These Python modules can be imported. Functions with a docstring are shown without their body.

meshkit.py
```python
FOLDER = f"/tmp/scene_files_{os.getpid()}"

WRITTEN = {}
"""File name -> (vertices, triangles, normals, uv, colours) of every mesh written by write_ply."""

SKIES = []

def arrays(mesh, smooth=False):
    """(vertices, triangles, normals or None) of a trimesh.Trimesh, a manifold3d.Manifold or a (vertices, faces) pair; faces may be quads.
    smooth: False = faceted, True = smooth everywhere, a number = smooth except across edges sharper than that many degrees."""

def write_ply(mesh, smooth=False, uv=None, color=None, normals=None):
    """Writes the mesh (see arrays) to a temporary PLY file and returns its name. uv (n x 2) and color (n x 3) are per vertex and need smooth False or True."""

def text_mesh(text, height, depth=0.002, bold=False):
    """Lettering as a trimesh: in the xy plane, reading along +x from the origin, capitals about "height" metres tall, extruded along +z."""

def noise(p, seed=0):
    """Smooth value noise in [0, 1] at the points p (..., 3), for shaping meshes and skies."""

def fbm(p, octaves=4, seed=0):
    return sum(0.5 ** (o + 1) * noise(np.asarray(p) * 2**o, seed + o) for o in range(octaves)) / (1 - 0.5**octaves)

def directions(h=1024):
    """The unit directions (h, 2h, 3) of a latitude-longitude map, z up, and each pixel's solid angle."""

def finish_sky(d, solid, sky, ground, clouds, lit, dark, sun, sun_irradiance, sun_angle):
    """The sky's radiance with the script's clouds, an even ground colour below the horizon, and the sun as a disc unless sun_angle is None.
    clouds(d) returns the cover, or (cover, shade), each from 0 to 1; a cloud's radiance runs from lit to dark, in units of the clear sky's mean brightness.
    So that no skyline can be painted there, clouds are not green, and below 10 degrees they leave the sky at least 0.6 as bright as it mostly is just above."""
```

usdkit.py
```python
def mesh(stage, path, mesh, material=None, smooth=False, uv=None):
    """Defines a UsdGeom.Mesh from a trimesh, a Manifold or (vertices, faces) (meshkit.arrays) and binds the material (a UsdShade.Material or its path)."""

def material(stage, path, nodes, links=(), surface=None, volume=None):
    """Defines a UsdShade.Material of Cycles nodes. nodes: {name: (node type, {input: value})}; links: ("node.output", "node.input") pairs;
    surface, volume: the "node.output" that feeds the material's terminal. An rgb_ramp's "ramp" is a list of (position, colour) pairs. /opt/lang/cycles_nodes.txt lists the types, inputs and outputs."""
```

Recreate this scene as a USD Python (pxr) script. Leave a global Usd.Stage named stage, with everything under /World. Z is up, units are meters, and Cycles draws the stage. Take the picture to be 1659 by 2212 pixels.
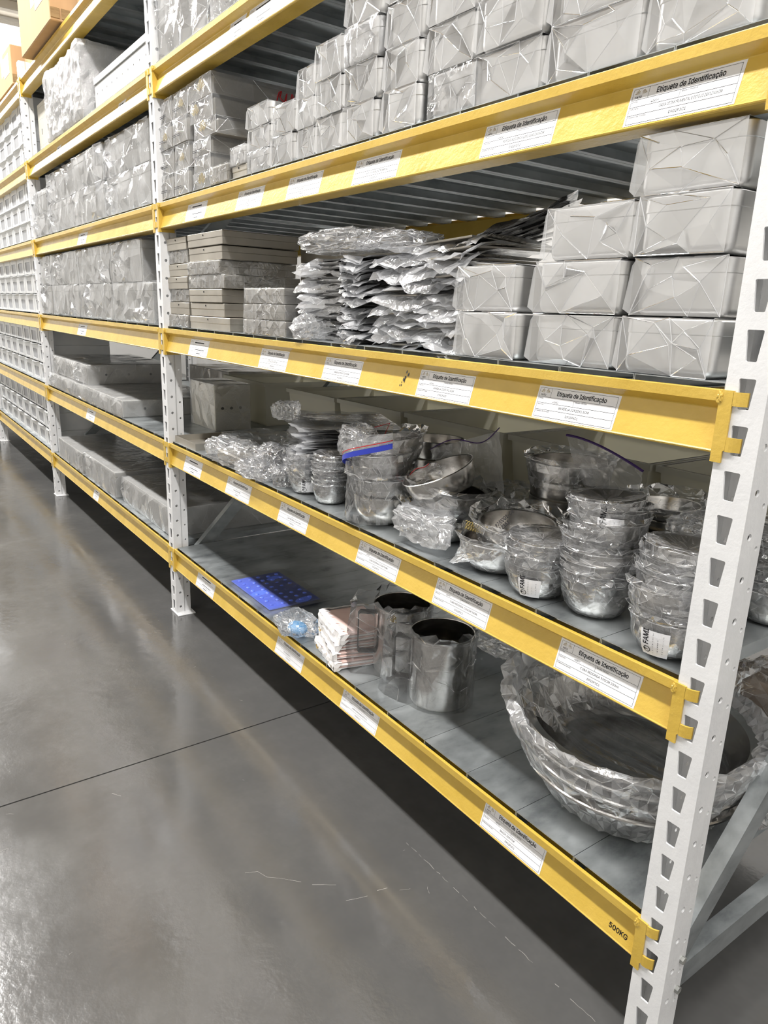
import math, random
import numpy as np, trimesh, usdkit, meshkit
from shapely.geometry import Polygon, Point, box as sbox
from shapely.ops import unary_union
from scipy.spatial import Delaunay
from pxr import Usd, UsdGeom, UsdLux, UsdShade, Gf, Sdf, Vt

stage = Usd.Stage.CreateInMemory()
W = UsdGeom.Xform.Define(stage, '/World')
UsdGeom.Scope.Define(stage, '/World/Looks')
stage.SetDefaultPrim(W.GetPrim())

# ------------------------------------------------------------ camera, lights
CAM = (0.4028, -0.7551, 0.9970)
ROT = ((0.57747, 0.81566, 0.03490), (-0.23677, 0.12641, 0.96331), (0.78133, -0.56455, 0.26613))   # right, up, back
cam = UsdGeom.Camera.Define(stage, '/World/camera')
cam.AddTransformOp().Set(Gf.Matrix4d(*[*ROT[0], 0], *[*ROT[1], 0], *[*ROT[2], 0], *CAM, 1))
cam.CreateHorizontalApertureAttr(36.0)
cam.CreateVerticalApertureAttr(48.0)
cam.CreateFocalLengthAttr(36.0 * 1556.71 / 1659)
cam.CreateClippingRangeAttr(Gf.Vec2f(0.02, 100))
cam.CreateExposureAttr(0.0)
LAMP_Z = 3.2
LAMPS = [(x, -0.82) for x in (1.6, 0.2, -1.2, -2.6, -4.0, -5.4, -6.8, -8.2, -9.6)] + [(x, 2.2) for x in (0.2, -1.9, -4.0)]
LAMP_POWER = 78.0
def rect_light(i, x, y):
    l = UsdLux.RectLight.Define(stage, '/World/lamp_light_%03d' % i)
    l.CreateWidthAttr(1.25); l.CreateHeightAttr(0.16)
    l.CreateIntensityAttr(LAMP_POWER); l.CreateColorAttr(Gf.Vec3f(1.0, 0.985, 0.965))
    UsdGeom.Xformable(l).AddTranslateOp().Set(Gf.Vec3d(x, y, LAMP_Z - 0.005))
for i, (x, y) in enumerate(LAMPS):
    rect_light(i, x, y)

# ------------------------------------------------------------ helpers
USED = {}
def path(name, parent=None):
    base = (str(parent.GetPath()) if parent else '/World') + '/' + name
    n = USED.get(base, -1) + 1
    USED[base] = n
    return base if n == 0 else '%s_%03d' % (base, n)
def cd(p, **k):
    for a, b in k.items():
        if b: p.SetCustomDataByKey(a, b)
    return p
def thing(name, label, cat, loc=(0, 0, 0), rz=0, group=None, tilt=None):
    x = UsdGeom.Xform.Define(stage, path(name))
    x.AddTranslateOp().Set(Gf.Vec3d(*map(float, loc)))
    x.AddRotateXYZOp().Set(Gf.Vec3f(*(tilt or (0, 0)), rz))
    return cd(x.GetPrim(), label=label, category=cat, group=group)
def dup(src, loc, rz=0, label=None, group=None, tilt=None):
    was = src.GetCustomData()
    r = thing(src.GetName(), label or was['label'], was['category'], loc, rz, group or was.get('group'), tilt)
    r.GetReferences().AddInternalReference(src.GetPath()); r.SetInstanceable(True)
    return r
def obj(name, mesh, mat, parent=None, smooth=False, crease=None, label=None, **k):
    m = usdkit.mesh(stage, path(name, parent), mesh, mat, smooth)
    if crease is not None:
        UsdGeom.PrimvarsAPI(m).CreatePrimvar('crease', Sdf.ValueTypeNames.FloatArray, 'vertex').Set(Vt.FloatArray.FromNumpy(np.asarray(crease, np.float32)))
    return cd(m.GetPrim(), label=label, **k)
def struct(name, mesh, mat, parent=None, label=None, **k):
    return obj(name, mesh, mat, parent, label=label, kind=None if parent else 'structure', **k)

class MB:
    """collects (vertices, faces) into one mesh"""
    def __init__(s): s.v, s.f, s.c, s.n = [], [], [], 0
    def add(s, v, f, c=0.0):
        v = np.asarray(v, float); f = np.asarray(f, int)
        if f.shape[1] == 4: f = np.vstack([f[:, [0, 1, 2]], f[:, [0, 2, 3]]])
        s.v.append(v); s.f.append(f + s.n); s.c.append(np.full(len(v), c) if np.ndim(c) == 0 else np.asarray(c)); s.n += len(v)
        return s
    def mesh(s, m, c=0.0): return s.add(m.vertices, m.faces, c)
    def box(s, x0, x1, y0, y1, z0, z1):
        v = np.array([(x, y, z) for x in (x0, x1) for y in (y0, y1) for z in (z0, z1)])
        return s.add(v, [[0, 1, 3, 2], [4, 6, 7, 5], [0, 4, 5, 1], [2, 3, 7, 6], [0, 2, 6, 4], [1, 5, 7, 3]])
    def get(s): return np.vstack(s.v), np.vstack(s.f)
    def crease(s): return np.concatenate(s.c)
def bx(x0, x1, y0, y1, z0, z1): return MB().box(x0, x1, y0, y1, z0, z1).get()
def cham(x0, x1, y0, y1, z0, z1, b=.002):
    """box with chamfered edges"""
    c = np.array([(x0 + x1) / 2, (y0 + y1) / 2, (z0 + z1) / 2]); h = np.array([x1 - x0, y1 - y0, z1 - z0]) / 2
    pts = [(1 - 2 * np.array(q)) * (h - b * (1 - np.eye(3)[k])) for q in np.ndindex(2, 2, 2) for k in range(3)]
    m = trimesh.convex.convex_hull(np.array(pts) + c)
    return np.array(m.vertices), np.array(m.faces)
def rbox(x0, x1, y0, y1, z0, z1, r=.012, rb=.008, n=5):
    """vertical edges rounded r, bottom edge rounded rb, flat top; smooth body of a pressed steel box"""
    mb = MB(); cx, cy = (x0 + x1) / 2, (y0 + y1) / 2
    rows = [(rb * (1 - math.cos(t)) , rb * (1 - math.sin(t))) for t in np.linspace(0, math.pi / 2, 4)]
    rows = [(rb - rb * math.sin(t), rb - rb * math.cos(t)) for t in np.linspace(0, math.pi / 2, 4)] + [(0, z1 - z0 - .001), (.001, z1 - z0)]
    ring = []
    for ins, dz in rows:
        rr = max(r - ins, .0005); X, Y = (x1 - x0) / 2 - ins - rr, (y1 - y0) / 2 - ins - rr
        for q in range(4):
            sx, sy = ((1, 1), (-1, 1), (-1, -1), (1, -1))[q]
            for t in np.linspace(0, math.pi / 2, n):
                a = q * math.pi / 2 + t
                ring.append((cx + sx * X + rr * math.cos(a), cy + sy * Y + rr * math.sin(a), z0 + dz))
    m = 4 * n; R = len(rows); f = []
    for i in range(R - 1):
        for j in range(m):
            f.append([i * m + j, i * m + (j + 1) % m, (i + 1) * m + (j + 1) % m, (i + 1) * m + j])
    mb.add(ring, f)
    top = ring[-m:]; bot = ring[:m]
    mb.add(top + [(cx, cy, z1)], [[j, (j + 1) % m, m] for j in range(m)])
    mb.add(bot + [(cx, cy, z0)], [[(j + 1) % m, j, m] for j in range(m)])
    return mb.get()
def lathe(prof, n=40, c=(0, 0, 0)):
    prof = np.asarray(prof, float); k = len(prof)
    a = np.linspace(0, 2 * np.pi, n, endpoint=False)
    v = np.stack([prof[:, None, 0] * np.cos(a), prof[:, None, 0] * np.sin(a), np.repeat(prof[:, 1:2], n, 1)], -1).reshape(-1, 3) + c
    f = [[i * n + j, i * n + (j + 1) % n, (i + 1) * n + (j + 1) % n, (i + 1) * n + j] for i in range(k - 1) for j in range(n)]
    return v, f
def tube(pts, r, n=8):
    pts = np.asarray(pts, float); out = []; t = np.gradient(pts, axis=0); up = np.array([0.13, .31, .94])
    for p, d in zip(pts, t):
        d = d / np.linalg.norm(d); a = np.cross(d, up); a /= np.linalg.norm(a); b = np.cross(d, a)
        out += [p + r * (math.cos(q) * a + math.sin(q) * b) for q in np.linspace(0, 2 * np.pi, n, endpoint=False)]
    f = [[i * n + j, i * n + (j + 1) % n, (i + 1) * n + (j + 1) % n, (i + 1) * n + j] for i in range(len(pts) - 1) for j in range(n)]
    return np.array(out), f
def patch(fn, nu, nv):
    u, v = np.meshgrid(np.linspace(0, 1, nu), np.linspace(0, 1, nv), indexing='ij')
    p = np.asarray(fn(u, v)); p = np.stack([np.broadcast_to(q, u.shape) for q in p], -1).reshape(-1, 3)
    f = [[i * nv + j, (i + 1) * nv + j, (i + 1) * nv + j + 1, i * nv + j + 1] for i in range(nu - 1) for j in range(nv - 1)]
    return p, f
def extr(poly, h):
    """shapely polygon (in xy) extruded along z"""
    ms = [trimesh.creation.extrude_polygon(g, h, engine='earcut') for g in getattr(poly, 'geoms', [poly])]
    m = trimesh.util.concatenate(ms)
    return np.array(m.vertices), np.array(m.faces)
def yz_x(poly, x0, x1):
    """polygon given in (y, z) swept along x"""
    v, f = extr(poly, x1 - x0)
    return np.stack([v[:, 2] + x0, v[:, 0], v[:, 1]], 1), f
def xz_y(poly, y0, y1):
    v, f = extr(poly, y1 - y0)
    return np.stack([v[:, 0], y1 - v[:, 2], v[:, 1]], 1), f

def ridge(p, seed):
    """creased noise, 0..1, sharp at the ridges"""
    p = np.asarray(p, float)
    w = p + 0.6 * np.stack([meshkit.noise(p * 1.3 + 7.7 * k, seed + 31 * k) for k in range(3)], -1)
    return .65 * (1 - np.abs(2 * meshkit.noise(w, seed) - 1)) + .35 * (1 - np.abs(2 * meshkit.noise(w * 2.3, seed + 5) - 1))
def crumple(v, d, amp, scale, seed):
    """pushes the points v along d by creased noise"""
    return v + d * (amp * (ridge(v * scale, seed) - .45))[:, None]
def jit(v, a, seed):
    return v + np.random.default_rng(seed).normal(0, a, np.shape(v))

def gridbox(sx, sy, sz, res, r):
    """points on a rounded box centred on 0, their outward directions, and the quads (five or six grids)"""
    h = np.array([sx, sy, sz]) / 2; mb = MB()
    for ax in range(3):
        a, b = [k for k in range(3) if k != ax]
        na, nb = max(2, int(2 * h[a] / res) + 1), max(2, int(2 * h[b] / res) + 1)
        A, B = np.meshgrid(np.linspace(-h[a], h[a], na), np.linspace(-h[b], h[b], nb), indexing='ij')
        for s in (-1, 1):
            p = np.zeros((na, nb, 3)); p[..., a], p[..., b], p[..., ax] = A, B, s * h[ax]
            f = np.array([[i * nb + j, (i + 1) * nb + j, (i + 1) * nb + j + 1, i * nb + j + 1] for i in range(na - 1) for j in range(nb - 1)])
            mb.add(p.reshape(-1, 3), f if (s > 0) == (ax != 1) else f[:, ::-1])
    v, f = mb.get()
    q = np.clip(v, -h + r, h - r); d = v - q; d /= np.maximum(np.linalg.norm(d, axis=1, keepdims=True), 1e-9)
    return q + r * d, d, f
def wrap(x0, x1, y0, y1, z0, z1, seed, amp=.010, scale=28, res=.011, r=.012, pad=.003, gather=(), up_only=True):
    """crumpled plastic round a box; gather: points on the front (fractions) that pleats run to"""
    c = np.array([(x0 + x1) / 2, (y0 + y1) / 2, (z0 + z1) / 2]); s = np.array([x1 - x0, y1 - y0, z1 - z0]) + 2 * pad
    v, d, f = gridbox(*s, res, r)
    if up_only:
        keep = ~(d[f].mean(1)[:, 2] < -.9); f = f[keep]
    w = v + c
    rr = ridge(w * scale, seed); cr = np.clip((rr - .72) * 3.2, 0, 1)
    off = amp * (rr - .35)
    for (gx, gz, k) in gather:
        g = np.array([x0 + gx * (x1 - x0), y0, z0 + gz * (z1 - z0)]); e = w - g
        th = np.arctan2(e[:, 2], e[:, 0]); rad = np.linalg.norm(e, axis=1)
        pl = np.abs(np.sin(k * th + 2.5 * rr)) * np.exp(-rad / .11)
        off = off + amp * 1.1 * pl - .004 * np.exp(-rad / .02); cr = np.maximum(cr, np.clip((pl - .6) * 1.6, 0, .8) )
    w = jit(w + d * np.maximum(off, -.002)[:, None], res * .09, seed)
    w[:, 2] = np.maximum(w[:, 2], z0 + .0006 if up_only else -9)
    return (w, f), cr
def facet_sheet(o, eu, ev, n, seed, npts=7, amp=.003, fold=True):
    """a flat sheet o + u*eu + v*ev folded into flat facets along random creases; returns (v, f, crease)"""
    rng = np.random.default_rng(seed)
    P = [(0, 0), (1, 0), (1, 1), (0, 1), (rng.uniform(.3, .7), 0), (rng.uniform(.3, .7), 1)]
    if fold: P += [(rng.uniform(.1, .25), rng.uniform(.3, .6)), (rng.uniform(.72, .9), rng.uniform(.3, .6)), (rng.uniform(.2, .45), rng.uniform(.75, .92)), (rng.uniform(.55, .8), rng.uniform(.75, .92))]
    P += [tuple(rng.uniform(.1, .9, 2)) for _ in range(npts)]
    P = np.array(P); o, eu, ev, n = map(lambda q: np.asarray(q, float), (o, eu, ev, n))
    hgt = rng.uniform(0, amp, len(P)); hgt[:4] = 0; hgt[4:6] *= .3
    X = o + P[:, :1] * eu + P[:, 1:] * ev + hgt[:, None] * n
    asp = np.array([np.linalg.norm(eu), np.linalg.norm(ev)])
    tri = Delaunay(P * asp).simplices
    mb = MB(); edges = set()
    for t in tri:
        a, b, c = X[t]
        if np.dot(np.cross(b - a, c - a), n) < 0: t = t[::-1]
        mb.add(X[t], [[0, 1, 2]], rng.choice([0, .04, .12, .22]))
        for i in range(3): edges.add(tuple(sorted((t[i], t[(i + 1) % 3]))))
    for (i, j) in sorted(edges):
        if max(i, j) < 6 and rng.random() < .5 or rng.random() < .32: continue
        a, b = X[i], X[j]; s = np.cross(b - a, n); s /= np.linalg.norm(s); w = rng.uniform(.00025, .0008)
        e = n * .0006
        mb.add([a + s * w + e, b + s * w + e, b - s * w + e, a - s * w + e, a + e * 1.8, b + e * 1.8], [[0, 4, 5, 1], [4, 3, 2, 5]], rng.uniform(.35, 1.0))
    return mb
def facetize(v, f, seed, haze=(0., .2), lines=.3, width=(.0003, .0009), extra=None):
    """splits a film mesh into flat facets of uneven haze, with bright fold lines on some of the edges"""
    v = np.asarray(v, float); f = np.asarray(f, int)
    if f.shape[1] == 4:
        k = np.random.default_rng(seed + 1).random(len(f)) < .5
        f = np.vstack([f[k][:, [0, 1, 2]], f[k][:, [0, 2, 3]], f[~k][:, [0, 1, 3]], f[~k][:, [1, 2, 3]]])
    rg = np.random.default_rng(seed)
    X = v[f]; n = np.cross(X[:, 1] - X[:, 0], X[:, 2] - X[:, 0]); n /= np.maximum(np.linalg.norm(n, axis=1, keepdims=True), 1e-12)
    mb = MB(); h = haze[0] + (haze[1] - haze[0]) * rg.random(len(f)) ** 2
    if extra is not None: h = h + np.asarray(extra)[f].mean(1)
    mb.add(X.reshape(-1, 3), np.arange(3 * len(f)).reshape(-1, 3), np.repeat(h, 3))
    e = np.sort(np.vstack([f[:, [0, 1]], f[:, [1, 2]], f[:, [2, 0]]]), 1); fn = np.vstack([n, n, n])
    u, inv = np.unique(e, axis=0, return_inverse=True); inv = inv.ravel(); en = np.zeros((len(u), 3)); np.add.at(en, inv, fn)
    fold = 1 - np.linalg.norm(en, axis=1) / np.maximum(np.bincount(inv, minlength=len(u)), 1)
    p = np.clip(lines * (.35 + 22 * fold), 0, .9); sel = rg.random(len(u)) < p
    u, en = u[sel], en[sel]; en /= np.maximum(np.linalg.norm(en, axis=1, keepdims=True), 1e-9)
    a, b = v[u[:, 0]], v[u[:, 1]]; sd = np.cross(b - a, en); sd /= np.maximum(np.linalg.norm(sd, axis=1, keepdims=True), 1e-9)
    w = rg.uniform(*width, (len(u), 1)); o = en * .0005; m = len(u)
    if m:
        q = np.stack([a + sd * w + o, b + sd * w * rg.uniform(.1, 1, (m, 1)) + o, b - sd * w * .5 + o, a - sd * w + o], 1).reshape(-1, 3)
        mb.add(q, np.arange(4 * m).reshape(-1, 4), np.repeat(rg.uniform(.25, 1, m), 4))
    return mb.get(), mb.crease()
def drape(o, eu, ev, n, seed, cell=.035, amp=.008, gathers=(), lines=.4, hang=0.):
    """film over a flat side: random facets, pleats fanning out of the gathers (fractions u, v)"""
    rg = np.random.default_rng(seed); o, eu, ev, n = map(lambda q: np.asarray(q, float), (o, eu, ev, n))
    lu, lv = np.linalg.norm(eu), np.linalg.norm(ev); P = [(0, 0), (1, 0), (1, 1), (0, 1)]
    for k in range(1, max(2, int(lu / cell))): P += [(k * cell / lu, 0), (min(k * cell / lu + rg.uniform(0, .3) * cell / lu, .99), 1)]
    for k in range(1, max(1, int(lv / cell)) + 1): P += [(0, min(k * cell / lv, .97)), (1, min(k * cell / lv, .97))]
    nb = len(P)
    for k in range(int(lu * lv / cell ** 2 * 1.1) + 3): P.append(tuple(rg.uniform(.03, .97, 2)))
    hgt = list(rg.uniform(0, amp * .25, nb)) + list(rg.uniform(0, amp, len(P) - nb))
    for (gu, gv, m) in gathers:
        P.append((gu, gv)); hgt.append(amp * 1.6); ph = rg.uniform(0, 6)
        for k in range(2 * m):
            a = ph + math.pi * k / m + rg.normal(0, .12); up = k % 2
            for r in (.022, .05 + rg.uniform(0, .02), .10 + rg.uniform(0, .05)):
                q = (gu + r * math.cos(a) / lu, gv + r * math.sin(a) / lv)
                if .01 < q[0] < .99 and .01 < q[1] < .99: P.append(q); hgt.append(amp * (1.25 if up else .1) * (1 - r * 2.5))
    P = np.array(P); X = o + P[:, :1] * eu + P[:, 1:] * ev + np.array(hgt)[:, None] * n
    tri = Delaunay(P * (lu, lv)).simplices
    c = X[tri]; flip = np.einsum('ij,j->i', np.cross(c[:, 1] - c[:, 0], c[:, 2] - c[:, 0]), n) < 0
    tri[flip] = tri[flip][:, ::-1]
    return facetize(X, tri, seed, (0, .28), lines)
def drape_box(x0, x1, y0, y1, z0, z1, seed, cell=.035, amp=.008, gathers=(), lines=.4, e=.003, top=True):
    mb = MB()
    for k, (o, eu, ev, n, g) in enumerate((((x0 - e, y0 - e, z0), (x1 - x0 + 2 * e, 0, 0), (0, 0, z1 - z0 + e), (0, -1, 0), gathers), ((x1 + e, y0 - e, z0), (0, y1 - y0, 0), (0, 0, z1 - z0 + e), (1, 0, 0), ()),
                              ((x0 - e, y0 - e, z1 + e), (x1 - x0 + 2 * e, 0, 0), (0, y1 - y0, 0), (0, 0, 1), ()), ((x0 - e, y1, z0), (0, y0 - y1, 0), (0, 0, z1 - z0 + e), (-1, 0, 0), ()))):
        if k == 2 and not top: continue
        vf, c = drape(o, eu, ev, n, seed + k, cell * (1 if k == 0 else 1.6), amp * (1, .4, .3, .3)[k], g, lines); mb.add(*vf, c)
    return mb
def sleeve(mb, x0, x1, y0, y1, z0, z1, seed, amp=.0035, npts=5, right=True, left=False):
    """clear film over the front, top and sides of a box"""
    e = .0015
    x0, x1, y0, z1 = x0 - e, x1 + e, y0 - e, z1 + e
    parts = [facet_sheet((x0, y0, z0), (x1 - x0, 0, 0), (0, 0, z1 - z0), (0, -1, 0), seed, npts, amp)]
    parts.append(facet_sheet((x0, y0, z1), (x1 - x0, 0, 0), (0, y1 - y0, 0), (0, 0, 1), seed + 1, 3, .001, False))
    if right: parts.append(facet_sheet((x1, y0, z0), (0, y1 - y0, 0), (0, 0, z1 - z0), (1, 0, 0), seed + 2, 3, .0015, False))
    if left: parts.append(facet_sheet((x0, y1, z0), (0, y0 - y1, 0), (0, 0, z1 - z0), (-1, 0, 0), seed + 3, 2, .0015, False))
    for p in parts:
        v, f = p.get(); mb.add(v, f, p.crease())
    return mb
TXT = {}
def text(s, h, bold=False):
    if (s, h, bold) not in TXT:
        m = meshkit.text_mesh(s, h, .0003, bold)
        TXT[s, h, bold] = np.array(m.vertices), np.array(m.faces)
    return TXT[s, h, bold]

# ------------------------------------------------------------ materials
LK = '/World/Looks/'
def mat(name, nodes, links, surface): return usdkit.material(stage, LK + name, nodes, links, surface=surface)
def plain(name, col, rough=.5, metal=0., **k):
    return mat(name, {'p': ('principled_bsdf', dict(base_color=col, roughness=rough, metallic=metal, **k))}, [], 'p.BSDF')
def noisy(name, c0, c1, scale, rough=(.35, .5), metal=0., bump=.0, bscale=None, detail=4, stretch=(1, 1, 1), lo=.35, hi=.65, **k):
    n = {'g': ('geometry', {}), 'm': ('mapping', dict(scale=stretch)), 'n': ('noise_texture', dict(scale=scale, detail=detail, roughness=.6)),
         'r': ('rgb_ramp', dict(ramp=[(lo, c0), (hi, c1)])), 'q': ('map_range', dict(from_min=.3, from_max=.7, to_min=rough[0], to_max=rough[1])),
         'p': ('principled_bsdf', dict(metallic=metal, **k))}
    l = [('g.position', 'm.vector'), ('m.vector', 'n.vector'), ('n.fac', 'r.fac'), ('n.fac', 'q.value'), ('r.color', 'p.base_color'), ('q.result', 'p.roughness')]
    if bump:
        n['n2'] = ('noise_texture', dict(scale=bscale or scale, detail=3, roughness=.6)); n['b'] = ('bump', dict(strength=1.0, distance=bump))
        l += [('m.vector', 'n2.vector'), ('n2.fac', 'b.height'), ('b.normal', 'p.normal')]
    return mat(name, n, l, 'p.BSDF')
def film(name, haze=.03, gloss=.10, rough=.08, bscale=34., bdist=.006, tint=(.97, .975, .985), ridgew=.30, white=(.95, .955, .97)):
    n = {'g': ('geometry', {}), 'a': ('attribute', dict(attribute='crease')),
         'n': ('noise_texture', dict(scale=bscale, detail=3, roughness=.55, distortion=1.2)),
         's': ('math', dict(math_type='subtract', value2=.5)), 'ab': ('math', dict(math_type='absolute')),
         'rd': ('map_range', dict(from_min=0, from_max=.028, to_min=1, to_max=0, clamp=True)),
         'b': ('bump', dict(strength=1.0, distance=bdist)),
         'rm': ('math', dict(math_type='multiply', value2=ridgew)),
         'ca': ('math', dict(math_type='multiply_add', value2=.75, value3=haze)),
         'hz': ('math', dict(math_type='add', use_clamp=True)),
         'lw': ('layer_weight', dict(blend=.25)), 'lf': ('math', dict(math_type='multiply_add', value2=.8, value3=gloss, use_clamp=True)),
         'lh': ('math', dict(math_type='multiply_add', value2=.10, use_clamp=True)),
         't': ('transparent_bsdf', dict(color=tint)), 'd': ('diffuse_bsdf', dict(color=white)), 'tl': ('translucent_bsdf', dict(color=white)),
         'dm': ('mix_closure', dict(fac=.45)), 'gl': ('glossy_bsdf', dict(color=(1, 1, 1), roughness=rough)),
         'm1': ('mix_closure', {}), 'm2': ('mix_closure', {})}
    l = [('g.position', 'n.vector'), ('n.fac', 's.value1'), ('s.value', 'ab.value1'), ('ab.value', 'rd.value'), ('ab.value', 'b.height'),
         ('rd.result', 'rm.value1'), ('a.fac', 'ca.value1'), ('ca.value', 'hz.value1'), ('rm.value', 'hz.value2'),
         ('lw.facing', 'lh.value1'), ('hz.value', 'lh.value3'),
         ('lw.fresnel', 'lf.value1'), ('b.normal', 'gl.normal'), ('b.normal', 'd.normal'), ('d.BSDF', 'dm.closure1'), ('tl.BSDF', 'dm.closure2'),
         ('lh.value', 'm1.fac'), ('t.BSDF', 'm1.closure1'), ('dm.closure', 'm1.closure2'),
         ('lf.value', 'm2.fac'), ('m1.closure', 'm2.closure1'), ('gl.BSDF', 'm2.closure2')]
    return mat(name, n, l, 'm2.closure')

M = {}
M['yellow'] = noisy('yellow_paint', (.60, .395, .055), (.68, .46, .08), 9, (.28, .4), bump=.0006, bscale=120, coat_weight=.3, coat_roughness=.15)
M['white_paint'] = noisy('white_powder_coat', (.74, .74, .745), (.80, .80, .80), 14, (.3, .42), bump=.0003, bscale=160)
M['galv'] = noisy('galvanized_steel', (.30, .325, .335), (.50, .53, .54), 16, (.30, .5), metal=.78, stretch=(1, .5, 1), detail=6)
M['galv_dark'] = noisy('galvanized_flange', (.25, .26, .25), (.5, .5, .47), 40, (.4, .6), metal=.7, detail=6)
M['steel'] = noisy('brushed_steel', (.76, .755, .745), (.83, .825, .815), 30, (.36, .46), metal=1., stretch=(.15, .15, 1))
M['steel_bowl'] = noisy('spun_steel', (.62, .60, .57), (.72, .70, .67), 40, (.17, .25), metal=1., stretch=(.3, .3, 1))
M['tray_steel'] = noisy('matt_tray_steel', (.44, .41, .36), (.52, .49, .43), 12, (.42, .55), metal=.85)
M['dark_steel'] = plain('dark_tray_steel', (.10, .10, .10), .35, .8)
M['sheet_white'] = plain('white_sheet_metal', (.68, .675, .66), .4)
M['sheet_beige'] = plain('beige_sheet_metal', (.62, .59, .51), .45)
M['grey_box'] = plain('grey_box', (.66, .655, .64), .5)
M['steel_box'] = plain('grey_steel_box', (.60, .59, .565), .4, .1)
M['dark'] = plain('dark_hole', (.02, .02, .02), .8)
M['paper'] = plain('label_paper', (.86, .86, .88), .45)
M['ink'] = plain('black_ink', (.02, .02, .025), .6)
M['grey_ink'] = plain('grey_ink', (.25, .25, .3), .6)
M['gold_ink'] = plain('gold_ink', (.33, .25, .08), .4, .3)
M['red_ink'] = plain('red_ink', (.55, .02, .03), .5)
M['film'] = film('clear_film', haze=.045, gloss=.15, rough=.09, bscale=30, bdist=.003, ridgew=.03)
M['film_thin'] = film('thin_clear_film', haze=.015, gloss=.07, rough=.08, ridgew=.02, bscale=25, bdist=.002)
M['film_crisp'] = film('crisp_film', haze=.13, gloss=.27, rough=.06, bscale=7, bdist=.002, ridgew=.0)
M['film_milky'] = film('milky_film', haze=.20, gloss=.13, rough=.10, bscale=30, bdist=.003, ridgew=.06)
M['bubble'] = film('bubble_film', white=(.8, .8, .81), haze=.22, gloss=.16, rough=.10, bscale=120, bdist=.006, ridgew=.25)
M['bin_plastic'] = noisy('white_bin_plastic', (.60, .61, .61), (.67, .67, .66), 8, (.3, .4))
M['bin_pocket'] = plain('bin_window_plastic', (.36, .365, .38), .35)
M['tub_plastic'] = mat('translucent_tub_plastic', {'d': ('principled_bsdf', dict(base_color=(.70, .685, .61), roughness=.4)), 't': ('translucent_bsdf', dict(color=(.80, .78, .68))), 'm': ('mix_closure', dict(fac=.5))},
                       [('d.BSDF', 'm.closure1'), ('t.BSDF', 'm.closure2')], 'm.closure')
M['card'] = noisy('cardboard', (.52, .33, .17), (.60, .39, .21), 6, (.7, .85), stretch=(1, 1, .2))
M['card_edge'] = noisy('cardboard_edge', (.25, .16, .07), (.40, .27, .13), 60, (.8, .9), stretch=(1, .2, 1))
M['tape'] = plain('brown_tape', (.62, .45, .24), .2)
M['blue_pad'] = plain('blue_silicone', (.10, .17, .72), .45)
M['blue_item'] = plain('blue_cap', (.10, .35, .65), .5)
M['pink'] = noisy('pink_gauze', (.82, .58, .53), (.86, .64, .58), 50, (.8, .9), bump=.001)
M['gauze_white'] = plain('white_wrapper', (.83, .81, .80), .6)
M['clasp'] = plain('brass_clasp', (.55, .38, .12), .3, 1.)
M['zip_blue'] = plain('blue_zip', (.03, .05, .45), .35)
M['zip_red'] = plain('red_zip', (.50, .03, .03), .4)
M['zip_purple'] = plain('purple_zip', (.05, .02, .12), .35)
M['black_plastic'] = plain('black_handle', (.03, .03, .03), .4)
M['brown_item'] = plain('brown_paper_goods', (.36, .27, .19), .7)

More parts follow.
